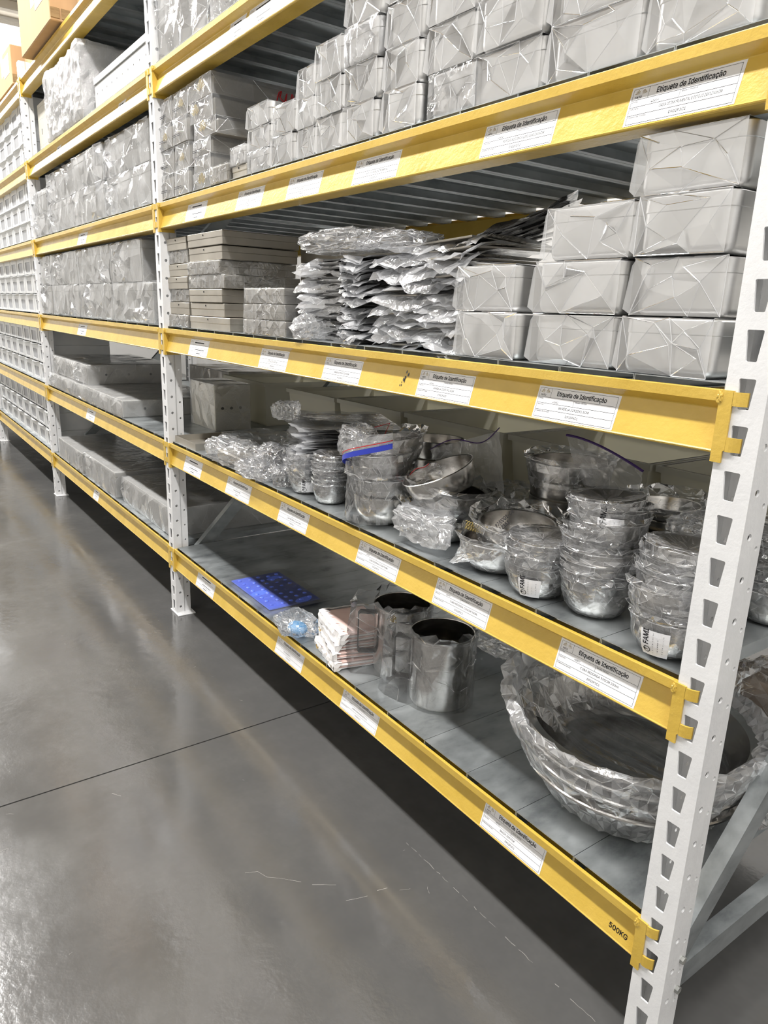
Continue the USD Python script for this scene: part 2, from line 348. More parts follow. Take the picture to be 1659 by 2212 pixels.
# ------------------------------------------------------------ the room
def floor_mat():
    n = {'g': ('geometry', {}), 'n': ('noise_texture', dict(scale=3.0, detail=6, roughness=.65)), 'r': ('rgb_ramp', dict(ramp=[(.3, (.088, .087, .086)), (.7, (.112, .110, .107))])),
         'n2': ('noise_texture', dict(scale=26., detail=4, roughness=.6)), 'n3': ('noise_texture', dict(scale=1.6, detail=2)),
         'q': ('map_range', dict(from_min=.35, from_max=.65, to_min=.10, to_max=.22)),
         'mk': ('map_range', dict(from_min=.42, from_max=.62, to_min=.15, to_max=1., clamp=True)), 'mm': ('math', dict(math_type='multiply')),
         'b': ('bump', dict(strength=1., distance=.0016)), 'p': ('principled_bsdf', dict(ior=1.9))}
    l = [('g.position', 'n.vector'), ('g.position', 'n2.vector'), ('g.position', 'n3.vector'), ('n.fac', 'r.fac'), ('r.color', 'p.base_color'), ('n.fac', 'q.value'), ('q.result', 'p.roughness'),
         ('n3.fac', 'mk.value'), ('mk.result', 'mm.value1'), ('n2.fac', 'mm.value2'), ('mm.value', 'b.height'), ('b.normal', 'p.normal')]
    return mat('floor_epoxy', n, l, 'p.BSDF')
M['floor'] = floor_mat()
M['joint'] = plain('floor_joint_filler', (.015, .015, .015), .6)
M['scuff'] = plain('pale_scuff', (.30, .29, .27), .6)
M['wall'] = noisy('painted_wall', (.58, .575, .56), (.64, .635, .62), 3, (.6, .7))
M['wall_white'] = plain('white_wall', (.85, .85, .84), .6)
M['ceiling'] = noisy('ceiling_paint', (.80, .72, .60), (.84, .76, .64), 2, (.7, .8))
X0, X1, Y0, Y1, H = -10.7, 3.0, -2.5, 3.2, 4.36
JX = -1.054
fl = struct('floor', bx(JX + .002, X1, Y0, Y1, -.05, 0), M['floor'])
struct('slab', bx(X0, JX - .002, Y0, Y1, -.05, 0), M['floor'], fl)
struct('joint', bx(JX - .002, JX + .002, Y0, Y1, -.05, -.003), M['joint'], fl)
struct('wall_far', bx(X0 - .1, X0, Y0, Y1, 0, H), M['wall_white'])
struct('wall_near', bx(X1, X1 + .1, Y0, Y1, 0, H), M['wall'])
struct('wall_left', bx(X0, X1, Y0 - .1, Y0, 0, H), M['wall'])
struct('trim_4', cham(X0 + .5, X0 + .62, Y0, Y1, H - .10, H - .001, .01), M['ceiling'])
struct('wall_right', bx(X0, X1, Y1, Y1 + .1, 0, H), M['wall'])
struct('ceiling', bx(X0, X1, Y0, Y1, H, H + .1), M['ceiling'])
for i, x in enumerate((-8.4, -4.6, -1.0)):
    struct('trim_%d' % (i + 1), cham(x - .13, x + .13, Y0, Y1, H - .34, H - .001, .01), M['ceiling'])
M['glow'] = mat('daylight_pane', {'e': ('emission', dict(color=(1., .98, .95), strength=3.5))}, [], 'e.emission')
wn = struct('window_1', bx(X0 + .001, X0 + .03, -.6, 2.6, 3.80, 3.84), M['sheet_white'])
for nm, b in (('frame', (-.6, 2.6, 4.27, 4.31)), ('frame', (-.6, -.56, 3.84, 4.27)), ('frame', (2.56, 2.6, 3.84, 4.27)), ('mullion', (.48, .51, 3.84, 4.27)), ('mullion', (1.75, 1.78, 3.84, 4.27))):
    struct(nm, bx(X0 + .001, X0 + .03, *b), M['sheet_white'], wn)
for a, b in ((-.56, .48), (.51, 1.75), (1.78, 2.56)): struct('pane', bx(X0 + .004, X0 + .010, a, b, 3.84, 4.27), M['glow'], wn)
sc = MB(); rng = np.random.default_rng(5)
def stroke(mb, p, q, w, z=.0003, n=9, wob=.004):
    p, q = np.array(p, float), np.array(q, float); d = q - p; s = np.array([-d[1], d[0]]) / np.linalg.norm(d)
    pts = [p + d * t + s * rng.normal(0, wob) for t in np.linspace(0, 1, n)]
    for a, b in zip(pts[:-1], pts[1:]):
        if rng.random() < .42: continue
        ww = w * rng.uniform(.3, 1)
        mb.add([(*(a - s * ww), z), (*(b - s * ww), z), (*(b + s * ww), z), (*(a + s * ww), z)], [[0, 1, 2, 3]])
stroke(sc, (-.52, -.005), (-.07, .004), .0006, n=60, wob=.0007)
stroke(sc, (-.62, -.30), (-.50, -.18), .0006); stroke(sc, (-.47, -.20), (-.42, -.05), .0006)
for k in range(26):
    c = np.array([rng.uniform(-1.9, .0), rng.uniform(-.75, -.02)]); a = rng.uniform(0, 3.1); ln = rng.uniform(.004, .03)
    stroke(sc, c, c + ln * np.array([math.cos(a), math.sin(a)]), rng.uniform(.0003, .0007), n=4, wob=.001)
obj('scuff_mark', sc.get(), M['scuff'], fl, label='pale scuffs and scratches on the dark floor')

# ceiling lamps (the lights themselves are set at the top)
M['lamp_body'] = plain('lamp_housing', (.8, .8, .8), .4)
for i, (x, y) in enumerate(LAMPS):
    row = 'middle of the front aisle' if y > -1.5 and y < 0 else 'far side of the front aisle' if y < 0 else 'rear aisle'
    t = thing('ceiling_lamp', 'white linear ceiling lamp over the ' + row, 'lamp', (x, y, LAMP_Z), group='lamps over the ' + row)
    obj('housing', cham(-.66, .66, -.1, .1, 0, .07, .006), M['lamp_body'], t)
    for hx in (-.5, .5): obj('hanger', bx(hx - .005, hx + .005, -.005, .005, .07, H - LAMP_Z - .001), M['lamp_body'], t)

# ------------------------------------------------------------ the rack
PW = .0467; PITCH = .05; HZ = .1274; DEPTH = .80; RH = 2.05
XF = [0.0, -1.8295, -3.6422, -5.455, -7.268]
BAY = ['near', 'middle', 'far', 'fourth', 'fifth']
LEV = ['', 'lowest', 'second', 'third', 'fourth', 'fifth', 'sixth']
T = lambda k: .23 + .35 * (k - 1)
S = lambda k: T(k) + .007

def upright_post():
    """post at x=0 with its front face on y=0"""
    mb = MB(); w = PW / 2
    fp = sbox(-w, 0, w, RH); holes = []
    z = HZ - 2 * PITCH
    while z < RH - .03:
        holes.append(Polygon([(-.0093, z + .0162), (.0093, z + .0162), (.006, z - .0162), (-.006, z - .0162)]).buffer(-.0018).buffer(.0018, quad_segs=3)); z += PITCH
    v, f = xz_y(fp.difference(unary_union(holes)), 0, .0025); mb.add(v, f)
    side = sbox(.0025, 0, .026, RH); lip = sbox(.030, 0, .050, RH)
    sh = [Point(.0145, HZ + PITCH * (i + .0) - .004).buffer(.0042, quad_segs=4) for i in range(-2, 51)]
    lh = [Point(.041, HZ + PITCH * i - .022).buffer(.0030, quad_segs=3) for i in range(-1, 51)]
    for s in (-1, 1):
        v, f = yz_x(side.difference(unary_union(sh)), s * w - (.0025 if s > 0 else 0), s * w + (0 if s > 0 else .0025)); mb.add(v, f)
        xi = s * (w - .005)
        v, f = yz_x(lip.difference(unary_union(lh)), xi - .00125, xi + .00125); mb.add(v, f)
        a, b = s * (w - .00125), xi
        mb.add([(a - .00125, .0255, 0), (a + .00125, .0255, 0), (b + .00125, .0305, 0), (b - .00125, .0305, 0), (a - .00125, .0255, RH), (a + .00125, .0255, RH), (b + .00125, .0305, RH), (b - .00125, .0305, RH)],
               [[0, 1, 5, 4], [1, 2, 6, 5], [2, 3, 7, 6], [3, 0, 4, 7]])
    return mb.get()
POST = upright_post()
def mirror_y(vf, y):
    v, f = vf; v = np.array(v); v[:, 1] = y - v[:, 1]; return v, np.asarray(f)[:, ::-1]
def brace(y0, z0, y1, z1):
    """galvanised C section between two points of the frame, open to -x"""
    p, q = np.array([0, y0, z0]), np.array([0, y1, z1]); d = (q - p) / np.linalg.norm(q - p); n = np.array([0, -d[2], d[1]]); e = np.array([1., 0, 0])
    mb = MB()
    sec = [(-.012, -.019), (.012, -.019), (.012, .019), (-.012, .019), (-.012, .017), (.0105, .017), (.0105, .0045), (.0085, .003), (.0085, -.003), (.0105, -.0045), (.0105, -.017), (-.012, -.017)]
    ring = lambda o: [o + e * a + n * b for a, b in sec]
    k = len(sec)
    mb.add(ring(p) + ring(q), [[i, (i + 1) % k, k + (i + 1) % k, k + i] for i in range(k)])
    return mb.get()
BOLT = trimesh.creation.cylinder(.0055, .006, sections=6); BOLT.apply_transform(trimesh.transformations.rotation_matrix(math.pi / 2, [0, 1, 0]))
def frame_build(x, label):
    t = thing('rack_upright_frame', label, 'rack upright', (x, 0, 0))
    obj('post', POST, M['white_paint'], t); obj('post', mirror_y(POST, DEPTH), M['white_paint'], t)
    bpl = cham(-PW / 2 - .003, PW / 2 + .026, -.004, .056, 0, .004, .001)
    obj('base_plate', bpl, M['white_paint'], t); obj('base_plate', mirror_y(bpl, DEPTH), M['white_paint'], t)
    ya, yb = .044, DEPTH - .044
    obj('brace', brace(ya, .125, yb, .125), M['galv'], t)
    for z in (.155, 1.09):
        obj('brace', brace(ya, z, yb, z + .74), M['galv'], t)
    for z in (.98, 1.96): obj('brace', brace(ya, z, yb, z), M['galv'], t)
    for y, z in ((.041, .125), (.041, .175), (DEPTH - .041, .125)):
        b = BOLT.copy(); b.apply_translation((PW / 2 - .002, y, z)); obj('bolt', (b.vertices, b.faces), M['galv_dark'], t)
    return t
fr = frame_build(XF[0], 'white perforated rack upright nearest the camera, with yellow beam hooks in its slots')
for x, s in zip(XF[1:], ('white rack upright between the near and the middle bay', 'white rack upright between the middle bay and the far bay of white bins', 'white rack upright beyond the white bins, its foot seen under the far beam', 'white rack upright at the end of the row')):
    dup(fr, (x, 0, 0), label=s)

# beam: lip on top, web sloping out to its lower edge, step at the back for the deck panels
BEAM = Polygon([(.0005, 0), (0, -.001), (0, -.0125), (.0015, -.0135), (.0140, -.0213), (.0145, -.0225), (.0022, -.066), (.0010, -.0675), (.0015, -.0690), (.004, -.070), (.041, -.070), (.042, -.069), (.042, -.0145), (.041, -.0135), (.0062, -.0135), (.0062, -.001), (.0052, 0)])
WEBA, WEBB = np.array([.0145, -.0225]), np.array([.0022, -.066])
def connector(s):
    """s=+1: at the right-hand end (hooks point to +x); plate corner at x=0"""
    mb = MB(); z1, z0 = 0.0, -.0785
    pl = Polygon([(0, z1), (.0155, z1), (.0155, -.0010), (.0155, -.0165), (.0150, -.0165), (.0150, -.0495), (.0150, -.0640), (.0125, -.0660), (.0125, z0), (0, z0)])
    v, f = xz_y(pl, -.0030, -.0004); mb.add(v, f)
    for za, zb in ((-.0012, -.0160), (-.0500, -.0655)):
        pr = [(.0152, -.0017), (.0190, -.0017), (.0230, -.0008), (.0265, .0012), (.0295, .0035)]
        n = len(pr); v = []
        for (px, py), tt in zip(pr, (.0013,) * n):
            v += [(px, py - tt, za), (px, py + tt, za), (px, py + tt, zb), (px, py - tt, zb)]
        f = [[4 * i + j, 4 * i + (j + 1) % 4, 4 * i + 4 + (j + 1) % 4, 4 * i + 4 + j] for i in range(n - 1) for j in range(4)] + [[0, 1, 2, 3], [4 * n - 1, 4 * n - 2, 4 * n - 3, 4 * n - 4]]
        mb.add(v, f)
    mb.box(0, .0026, -.0004, .043, z0, z1)
    m = trimesh.creation.icosphere(2, 1.0); rg = np.random.default_rng(3)
    wv = np.array(m.vertices) * (.004, .003, .0075) * (1 + .15 * rg.normal(0, 1, (len(m.vertices), 1)).clip(-1, 1))
    mb.add(wv + (.0005, -.002, -.008), m.faces)
    v, f = mb.get(); v = v * (s, 1, 1)
    return v, f if s > 0 else f[:, ::-1]
def web_point(x, u, z, off=.0004):
    """a point on the beam's web, z measured from the beam's top edge; u along"""
    t = (WEBA[1] - z) / (WEBA[1] - WEBB[1]); y = WEBA[0] + t * (WEBB[0] - WEBA[0])
    return y - off
def to_web(v2, x, ztop, base, off):
    """label coordinates (u right, v up from the lower edge) to the web plane (beam-local)"""
    v2 = np.asarray(v2, float); z = base + v2[:, 1]
    t = (WEBA[1] - z) / (WEBA[1] - WEBB[1]); y = WEBA[0] + t * (WEBB[0] - WEBA[0])
    return np.stack([x + v2[:, 0], y - off - v2[:, 2], z], 1)
LW, LH = .136, .043
def sticker(beam, x, w, title, code, desc, addr, detail, torn=0.0, seed=0):
    rg = np.random.default_rng(seed + 77)
    base = -.0655
    edge = [(0, 0)] + [(w * q, rg.uniform(-.0006, .0004)) for q in (.2, .4, .6, .8)] + [(w, 0), (w + rg.uniform(-.0005, .0015), LH), (0, LH)]
    v, f = extr(Polygon(edge), .0002)
    lab = obj('identification_label', (to_web(v, x, 0, base, .0001), f), M['paper'], beam, label='printed white sticker on the yellow beam')
    mb = MB()
    def ln(x0, y0, x1, y1, h=.00035):
        for a, b, c, d in ((x0, y0, x1, y1),):
            if abs(c - a) > abs(d - b): q = [(a, b - h / 2, .0003), (c, b - h / 2, .0003), (c, b + h / 2, .0003), (a, b + h / 2, .0003)]
            else: q = [(a - h / 2, b, .0003), (a + h / 2, b, .0003), (a + h / 2, d, .0003), (a - h / 2, d, .0003)]
            mb.add(to_web(q, x, 0, base, .0002), [[0, 1, 2, 3]])
    sc = w / LW; m = .003
    r0, r1, r2, r3, r4 = .002, .0115, .0205, .0285, .0405
    for yy in (r0, r1, r2, r3, r4): ln(m, yy, w - m, yy)
    ln(m, r0, m, r4); ln(w - m, r0, w - m, r4); ln(m + .021 * sc, r3, m + .021 * sc, r4); ln(.066 * sc, r2, .066 * sc, r3)
    def tx(s, px, py, h, bold=False, wmax=None):
        tv, tf = text(s, h, bold); tv = np.array(tv)
        if wmax and np.ptp(tv[:, 0]) > wmax: tv[:, 0] *= wmax / np.ptp(tv[:, 0])
        tv[:, :2] += (px, py); tv[:, 2] = .0003
        mb.add(to_web(tv, x, 0, base, .0002), tf)
    if detail >= 1:
        tx(title, .034 * sc, .0318, .0058, True, .082 * sc)
        tx('FATO', .0065 * sc, .0300, .0024, True, .015 * sc)
        tx(desc, .043 * sc, .0148, .0031, False, .075 * sc); tx(addr, .058 * sc, .0053, .0030, False, .03 * sc)
    if detail >= 2:
        tx('Código', m + .001, .0258, .0018); tx('Modelo ANVISA:', .068 * sc, .0258, .0018); tx('Descrição', m + .001, .0178, .0018); tx('Endereço de Estoque', m + .001, .0088, .0018, False, .024)
        tx(code, .030 * sc, .0220, .0024)
    if detail == 0:
        ln(.035 * sc, .0345, .10 * sc, .0345, .003); ln(.045 * sc, .0160, .11 * sc, .0160, .0014); ln(.058 * sc, .0065, .085 * sc, .0065, .0014)
    obj('printed_text', mb.get(), M['ink'], lab, label='black printed lettering')
    eb = MB()                                                    # small winged emblem over the maker's letters
    for s in (-1, 1):
        for k in range(4):
            q = np.array([(m + .0105 * sc + s * .0006, .0335 + k * .0009, .0003), (m + .0105 * sc + s * (.0085 - k * .0012) * sc, .0352 + k * .0012, .0003), (m + .0105 * sc + s * (.0075 - k * .0012) * sc, .0357 + k * .0012, .0003)])
            eb.add(to_web(q, x, 0, base, .0002), [[0, 1, 2]])
    obj('emblem', eb.get(), M['gold_ink'], lab, label='small gold winged emblem')

def beam_at(bay, k, front, label, stickers=()):
    xa, xb = XF[bay + 1] + PW / 2 + .0032, XF[bay] - PW / 2 - .0032
    t = thing('rack_beam', label, 'beam', (0, 0 if front else DEPTH, T(k)), 0)
    flip = (lambda vf: vf) if front else (lambda vf: mirror_y(vf, 0))
    obj('rail', flip(yz_x(BEAM, xa, xb)), M['yellow'], t)
    for s, xx in ((1, xb), (-1, xa)):
        v, f = connector(s); obj('connector', flip((v + (xx, 0, 0), f)), M['yellow'], t)
    for i, (x, w, desc, addr, det) in enumerate(stickers):
        sticker(t, x, w, 'Etiqueta de Identificação', str(40100 + 137 * i + 11 * k), desc, addr, det, seed=10 * k + i)
    return t
ST = {
 (0, 1): [(-1.63, LW, 'TAPETE SILICONE', 'E9G2P6C4', 0), (-1.096, LW, 'KIT CIRURGICO', 'E9G2P6C3', 1), (-.785, LW, 'JARRA COM CABO RETO 2L', 'E9G2P6C2', 2), (-.335, LW, 'BACIA 35X7CM', 'E9G2P6C1', 2)],
 (0, 2): [(-1.70, LW, 'BANDEJA', 'E9G2P5C6', 0), (-1.385, .148, 'CUBA RIM 26X12CM', 'E9G2P5C5', 1), (-1.078, LW, 'CUBA REDONDA 8X4CM 150ML', 'E9G2P5C4', 1), (-.738, LW, 'CUBA REDONDA 15CM 900ML', 'E9G2P5C3', 2), (-.494, LW, 'CUBA REDONDA 12X6CM 500ML', 'E9G2P5C2', 2), (-.215, LW, 'CUBA REDONDA 9X5CM 200ml', 'E9G2P5C1', 2)],
 (0, 3): [(-1.623, LW, 'ESTOJO INOX', 'E9G2P4C5', 0), (-1.172, LW, 'ESTOJO 20X10X03CM', 'E9G2P4C4', 1), (-.880, LW, 'BANDEJA INOX 30X20CM', 'E9G2P4C3', 1), (-.568, LW, 'BANDEJA 22X17X1.5CM', 'E9G2P4C2', 2), (-.300, LW, 'BANDEJA 22X12X1.5CM', 'E9G2P4C1', 2)],
 (0, 4): [(-1.61, LW, 'ESTOJO INOX', 'E9G2P3C6', 0), (-1.285, LW, 'ESTOJO INOX 18X8X03CM', 'E9G2P3C5', 1), (-1.035, LW, 'ESTOJO INOX', 'E9G2P3C4', 1), (-.783, LW, 'ESTOJO PARA INSTRUMENTAL', 'E9G2P3C3', 1), (-.445, LW, 'ESTOJO AÇO INOX LISO 26X12X06CM', 'E9G2P3C2', 2), (-.199, LW, 'CAIXA DE INSTRUMENTAL E ESTOJO 28X12X06CM', 'E9G2P3C1', 2)],
 (0, 5): [(-1.315, .085, 'ESTOJO', 'E9G2P2C2', 0), (-1.215, LW, 'ESTOJO INOX', 'E9G2P2C1', 0)],
 (1, 1): [(-2.85, .085, 'CAIXA', 'E9G2P6', 0)], (1, 2): [(-2.87, LW, 'CAIXA', 'E9G2P5', 0)], (1, 3): [(-2.91, .14, 'CAIXA', 'E9G2P4', 0)],
 (1, 4): [(-2.80, LW, 'CAIXA', 'E9G2P3', 0)], (1, 5): [(-2.18, .08, 'CAIXA', 'E9G2P2', 0), (-3.06, .08, 'CAIXA', 'E9G2P2', 0)],
}
for bay in range(4):
    for k in range(1, 7):
        b = beam_at(bay, k, True, 'yellow front beam of the %s bay, %s from the floor%s' % (BAY[bay], LEV[k], ', with white stickers' if (bay, k) in ST else ''), ST.get((bay, k), ()))
        if bay == 0 and k == 1:
            tv, tf = text('500KG', .0068, True); tv = np.array(tv) * (1, 1, 0) + (0, 0, .0003)
            obj('stamped_weight', (to_web(tv, -.072, 0, -.056, .0002), tf), M['ink'], b, label='small black 500KG stamp near the hook end')
        if bay == 0 and k == 3:
            g = np.random.default_rng(8); mb = MB()
            for q in range(14):
                a = (g.normal(0, .0025) + q * .0007, q * .0016 + g.normal(0, .001)); r = g.uniform(.0008, .0022)
                mb.add(to_web([(a[0] + r * math.cos(w), a[1] + r * 1.6 * math.sin(w), .0003) for w in np.linspace(0, 6.28, 7)[:-1]], -.612, 0, -.052, .0002), [[0, i, i + 1] for i in range(1, 5)])
            obj('paint_chip', mb.get(), M['dark_steel'], b, label='dark chipped patch in the yellow paint')
        if bay < 2 and 2 <= k:
            beam_at(bay, k, False, 'yellow rear beam of the %s bay, %s from the floor' % (BAY[bay], LEV[k]))
# deck panels
PN = 15; PP = .1177
def panel(i):
    xb = -.0270 - PP * i; xa = xb - PP + .0010; g = MB(); y0, y1 = .0068, DEPTH - .0068; th = .0010
    sec = [(xa, -.0195), (xa, 0), (xb, 0), (xb, -.0195), (xb - .012, -.0195), (xb - .012, -.0185), (xb - th, -.0185), (xb - th, -th), (xa + th, -th), (xa + th, -.0185), (xa + .012, -.0185), (xa + .012, -.0195)]
    v, f = xz_y(Polygon(sec), y0, y1); g.add(v, f)
    return g.get()
PANELS = [panel(i) for i in range(PN)]
def deck_build(label, loc):
    t = thing('shelf_deck', label, 'shelf', loc)
    for i in range(PN): obj('deck_panel', PANELS[i], M['galv'], t)
    return t
d0 = None
for bay in range(4):
    for k in range(1, 7):
        lab = 'galvanised deck of the %s shelf in the %s bay, side-by-side steel panels' % (LEV[k], BAY[bay])
        loc = (XF[bay], 0, S(k))
        d0 = deck_build(lab, loc) if d0 is None else (dup(d0, loc, label=lab), d0)[1]

# ------------------------------------------------------------ goods: builders
ORD = 'first second third fourth fifth sixth seventh eighth ninth tenth eleventh twelfth thirteenth fourteenth fifteenth sixteenth seventeenth eighteenth'.split()
ROW = ['in the bottom row', 'in the second row up', 'in the third row up', 'in the fourth row up']
def local(vf, o):
    v, f = vf; return np.asarray(v) - np.asarray(o), f
def steel_case(x0, x1, y0, y1, z0, z1, label, seed, group=None, loose=False, rz=0):
    """brushed steel box with an overlapping lid, in clear film"""
    w, d, h = x1 - x0, y1 - y0, z1 - z0
    t = thing('steel_case', label, 'box', ((x0 + x1) / 2, y0, z0), rz, group)
    a, b = -w / 2, w / 2
    lh = min(.017, h * .3)
    obj('body', rbox(a + .001, b - .001, .001, d - .001, 0, h - lh + .002, .014, .011), M['steel'], t, smooth=35)
    lid = rbox(a, b, 0, d, h - lh, h, .015, .0012); obj('lid', lid, M['steel'], t, smooth=35)
    mb = MB()
    if loose:
        m2 = drape_box(a, b, 0, d, .001, h, seed, .016, .005, e=.0015); mb.add(*m2.get(), m2.crease())
    else:
        sleeve(mb, a, b - .006, 0, d, .001, h, seed, amp=.0045, npts=4, right=False)
        rg = np.random.default_rng(seed + 9)                     # the flattened corner that sticks out at the left
        e = rg.uniform(.004, .009)
        mb.add([(a - .0015, -.0015, h * .98), (a - .0015 - e * .3, -.003, h * .9), (a - .0015 - e, -.004, h * .12), (a - .0015, -.0015, .002)], [[0, 1, 2, 3]], .3)
    obj('film', mb.get(), M['film_crisp' if not loose else 'film'], t, crease=mb.crease(), label='clear folded film round the steel box')
    return t
def lidded_tray(x0, x1, y0, y1, z0, h, label, seed, group=None, wrapped=False, name='lidded_tray', dot=True, loc=None, rz=0):
    w, d = x1 - x0, y1 - y0
    t = thing(name, label, 'tray', ((x0 + x1) / 2, y0, z0), rz, group)
    a, b = -w / 2, w / 2
    obj('body', cham(a + .001, b - .001, .001, d - .001, 0, h * .55, .0012), M['tray_steel'], t)
    obj('lid', cham(a, b, 0, d, h * .52, h, .0015), M['tray_steel'], t)
    if dot:
        c = trimesh.creation.cylinder(.0022, .0016, sections=10); c.apply_transform(trimesh.transformations.rotation_matrix(math.pi / 2, [1, 0, 0])); c.apply_translation((-.02 * w, -.0003, h * .80))
        obj('vent_hole', (c.vertices, c.faces), M['dark'], t)
    if wrapped:
        m2 = drape_box(a, b, 0, d, .001, h, seed, .017, .004, [(.05, .5, 6)] if wrapped == 2 else [(.5, .9, 5)], e=.0012, top=False)
        obj('film', m2.get(), M['film'], t, crease=m2.crease(), label='crumpled clear film')
    return t
def fan_emblem(s, n=9):
    """scallop-shell fan of curved ribs, about s wide, in the xz plane facing -y, foot at 0"""
    mb = MB()
    for k in range(n):
        a = math.radians(160 - k * 140 / (n - 1)); c = []
        for r in np.linspace(.25, 1, 6):
            aa = a + .25 * (r - .6) * (1 if a < math.pi / 2 else -1)
            c.append((math.cos(aa) * r * s * .6, math.sin(aa) * r * s * .62))
        c = np.array(c); w = np.linspace(.02, .05, 6)[:, None] * s * .8
        d = np.gradient(c, axis=0); d /= np.linalg.norm(d, axis=1, keepdims=True); nn = np.stack([-d[:, 1], d[:, 0]], 1)
        p = np.vstack([c + nn * w, c - nn * w]); v = np.stack([p[:, 0], np.zeros(len(p)), p[:, 1]], 1)
        mb.add(v, [[i, i + 6, i + 7, i + 1] for i in range(5)])
    return mb
def print_rows(mb, x, z, w, n, rg, y=0, h=.0022):
    """rows of illegible small print"""
    for i in range(n):
        p = x
        while p < x + w:
            q = min(p + rg.uniform(.002, .007), x + w); zz = z - i * h * 1.9
            mb.add([(p, y, zz), (q, y, zz), (q, y, zz + h * rg.uniform(.7, 1)), (p, y, zz + h * rg.uniform(.7, 1))], [[0, 1, 2, 3]]); p = q + .0012
def pack(x0, x1, y0, y1, z0, z1, label, seed, emblem=0, rows=0, group=None, red=False):
    """instrument tray packed in a milky printed bag"""
    w, d, h = x1 - x0, y1 - y0, z1 - z0; rg = np.random.default_rng(seed)
    t = thing('wrapped_pack', label, 'package', ((x0 + x1) / 2, y0, z0), 0, group)
    a, b = -w / 2, w / 2
    obj('tray', cham(a + .003, b - .003, .004, d, .001, h - .004, .004), M['tray_steel'], t)
    mb = MB(); sleeve(mb, a, b, 0, d, .001, h, seed, amp=.006, npts=7); obj('bag', mb.get(), M['film_milky'], t, crease=mb.crease(), label='milky printed bag')
    if emblem:
        v, f = fan_emblem(.034 * emblem).get(); obj('emblem', (v + (rg.uniform(-.15, .25) * w, -.0085, h * .28), f), M['gold_ink'], t, label='gold scallop fan printed on the bag')
    if rows:
        m2 = MB(); print_rows(m2, a + .1 * w, h * .33, w * .55, rows, rg, -.0085)
        obj('printed_text', m2.get(), M['ink'], t, label='rows of small print')
    if red:
        pts = np.array([(0, .1), (.15, .8), (.3, .9), (.2, .5), (.45, .2), (.6, .85), (.55, .3), (.8, .2), (.9, .9), (1.1, .3)])
        k = np.linspace(0, len(pts) - 1, 60); P = np.stack([np.interp(k, range(len(pts)), pts[:, i]) for i in (0, 1)], 1)
        pp = np.stack([np.full(60, b + .0035), d * .62 + P[:, 0] * .05, h * (.12 + .75 * P[:, 1])], 1)
        obj('marker_writing', tube(pp, .0016, 5), M['red_ink'], t, label='red felt-pen scrawl')
    return t
def wrapped_box(x0, x1, y0, y1, z0, z1, label, seed, mat='sheet_beige', amp=.010, gather=(), holes=0, group=None, rz=0, filmm='film', scale=22, res=.013, lid=True, cell=.042):
    w, d, h = x1 - x0, y1 - y0, z1 - z0
    t = thing('wrapped_box', label, 'box', ((x0 + x1) / 2, y0, z0), rz, group)
    a, b = -w / 2, w / 2
    obj('body', cham(a, b, 0, d, 0, h * (.8 if lid else 1) + .001, .002), M[mat], t)
    if lid: obj('lid', cham(a - .0012, b + .0012, -.0012, d, h * .8, h, .002), M[mat], t)
    if filmm == 'bubble':
        (v, f), cr = wrap(a, b, 0, d, .0005, h, seed, amp=amp, scale=scale, res=res, r=.006, pad=.003)
        (v, f), cr = facetize(v, f, seed, (.05, .4), .15)
    else:
        m2 = drape_box(a, b, 0, d, .001, h, seed, cell, amp, gather); (v, f), cr = m2.get(), m2.crease()
    obj('film', (v, f), M[filmm], t, crease=cr, label='crumpled clear plastic')
    for i in range(holes):
        c = trimesh.creation.cylinder(.005, .002, sections=10); c.apply_transform(trimesh.transformations.rotation_matrix(math.pi / 2, [0, 1, 0])); c.apply_translation((b + .0004, d * (.2 + .25 * i), h * .5))
        obj('side_hole', (c.vertices, c.faces), M['dark'], t)
    return t
def bowl_profile(R, h, rb, th=.0009, rim=.0022):
    t = np.linspace(0, 1, 9)
    ro = rb + (R - rb) * (1 - (1 - t) ** 2.0); zo = h * (t ** 1.55)
    out = [(0, 0), (rb * .55, 0), (rb * .93, .0003)] + [(r, z + .0006) for r, z in zip(ro, zo)]
    out += [(R + rim, h + .0002), (R + rim + .0004, h + .0013), (R + rim * .6, h + .002), (R - th, h + .0012)]
    inn = [(r - th, z + th + .0006) for r, z in zip(ro[::-1], zo[::-1])][1:] + [(rb * .9, th + .0006), (0, th + .0006)]
    return out + inn
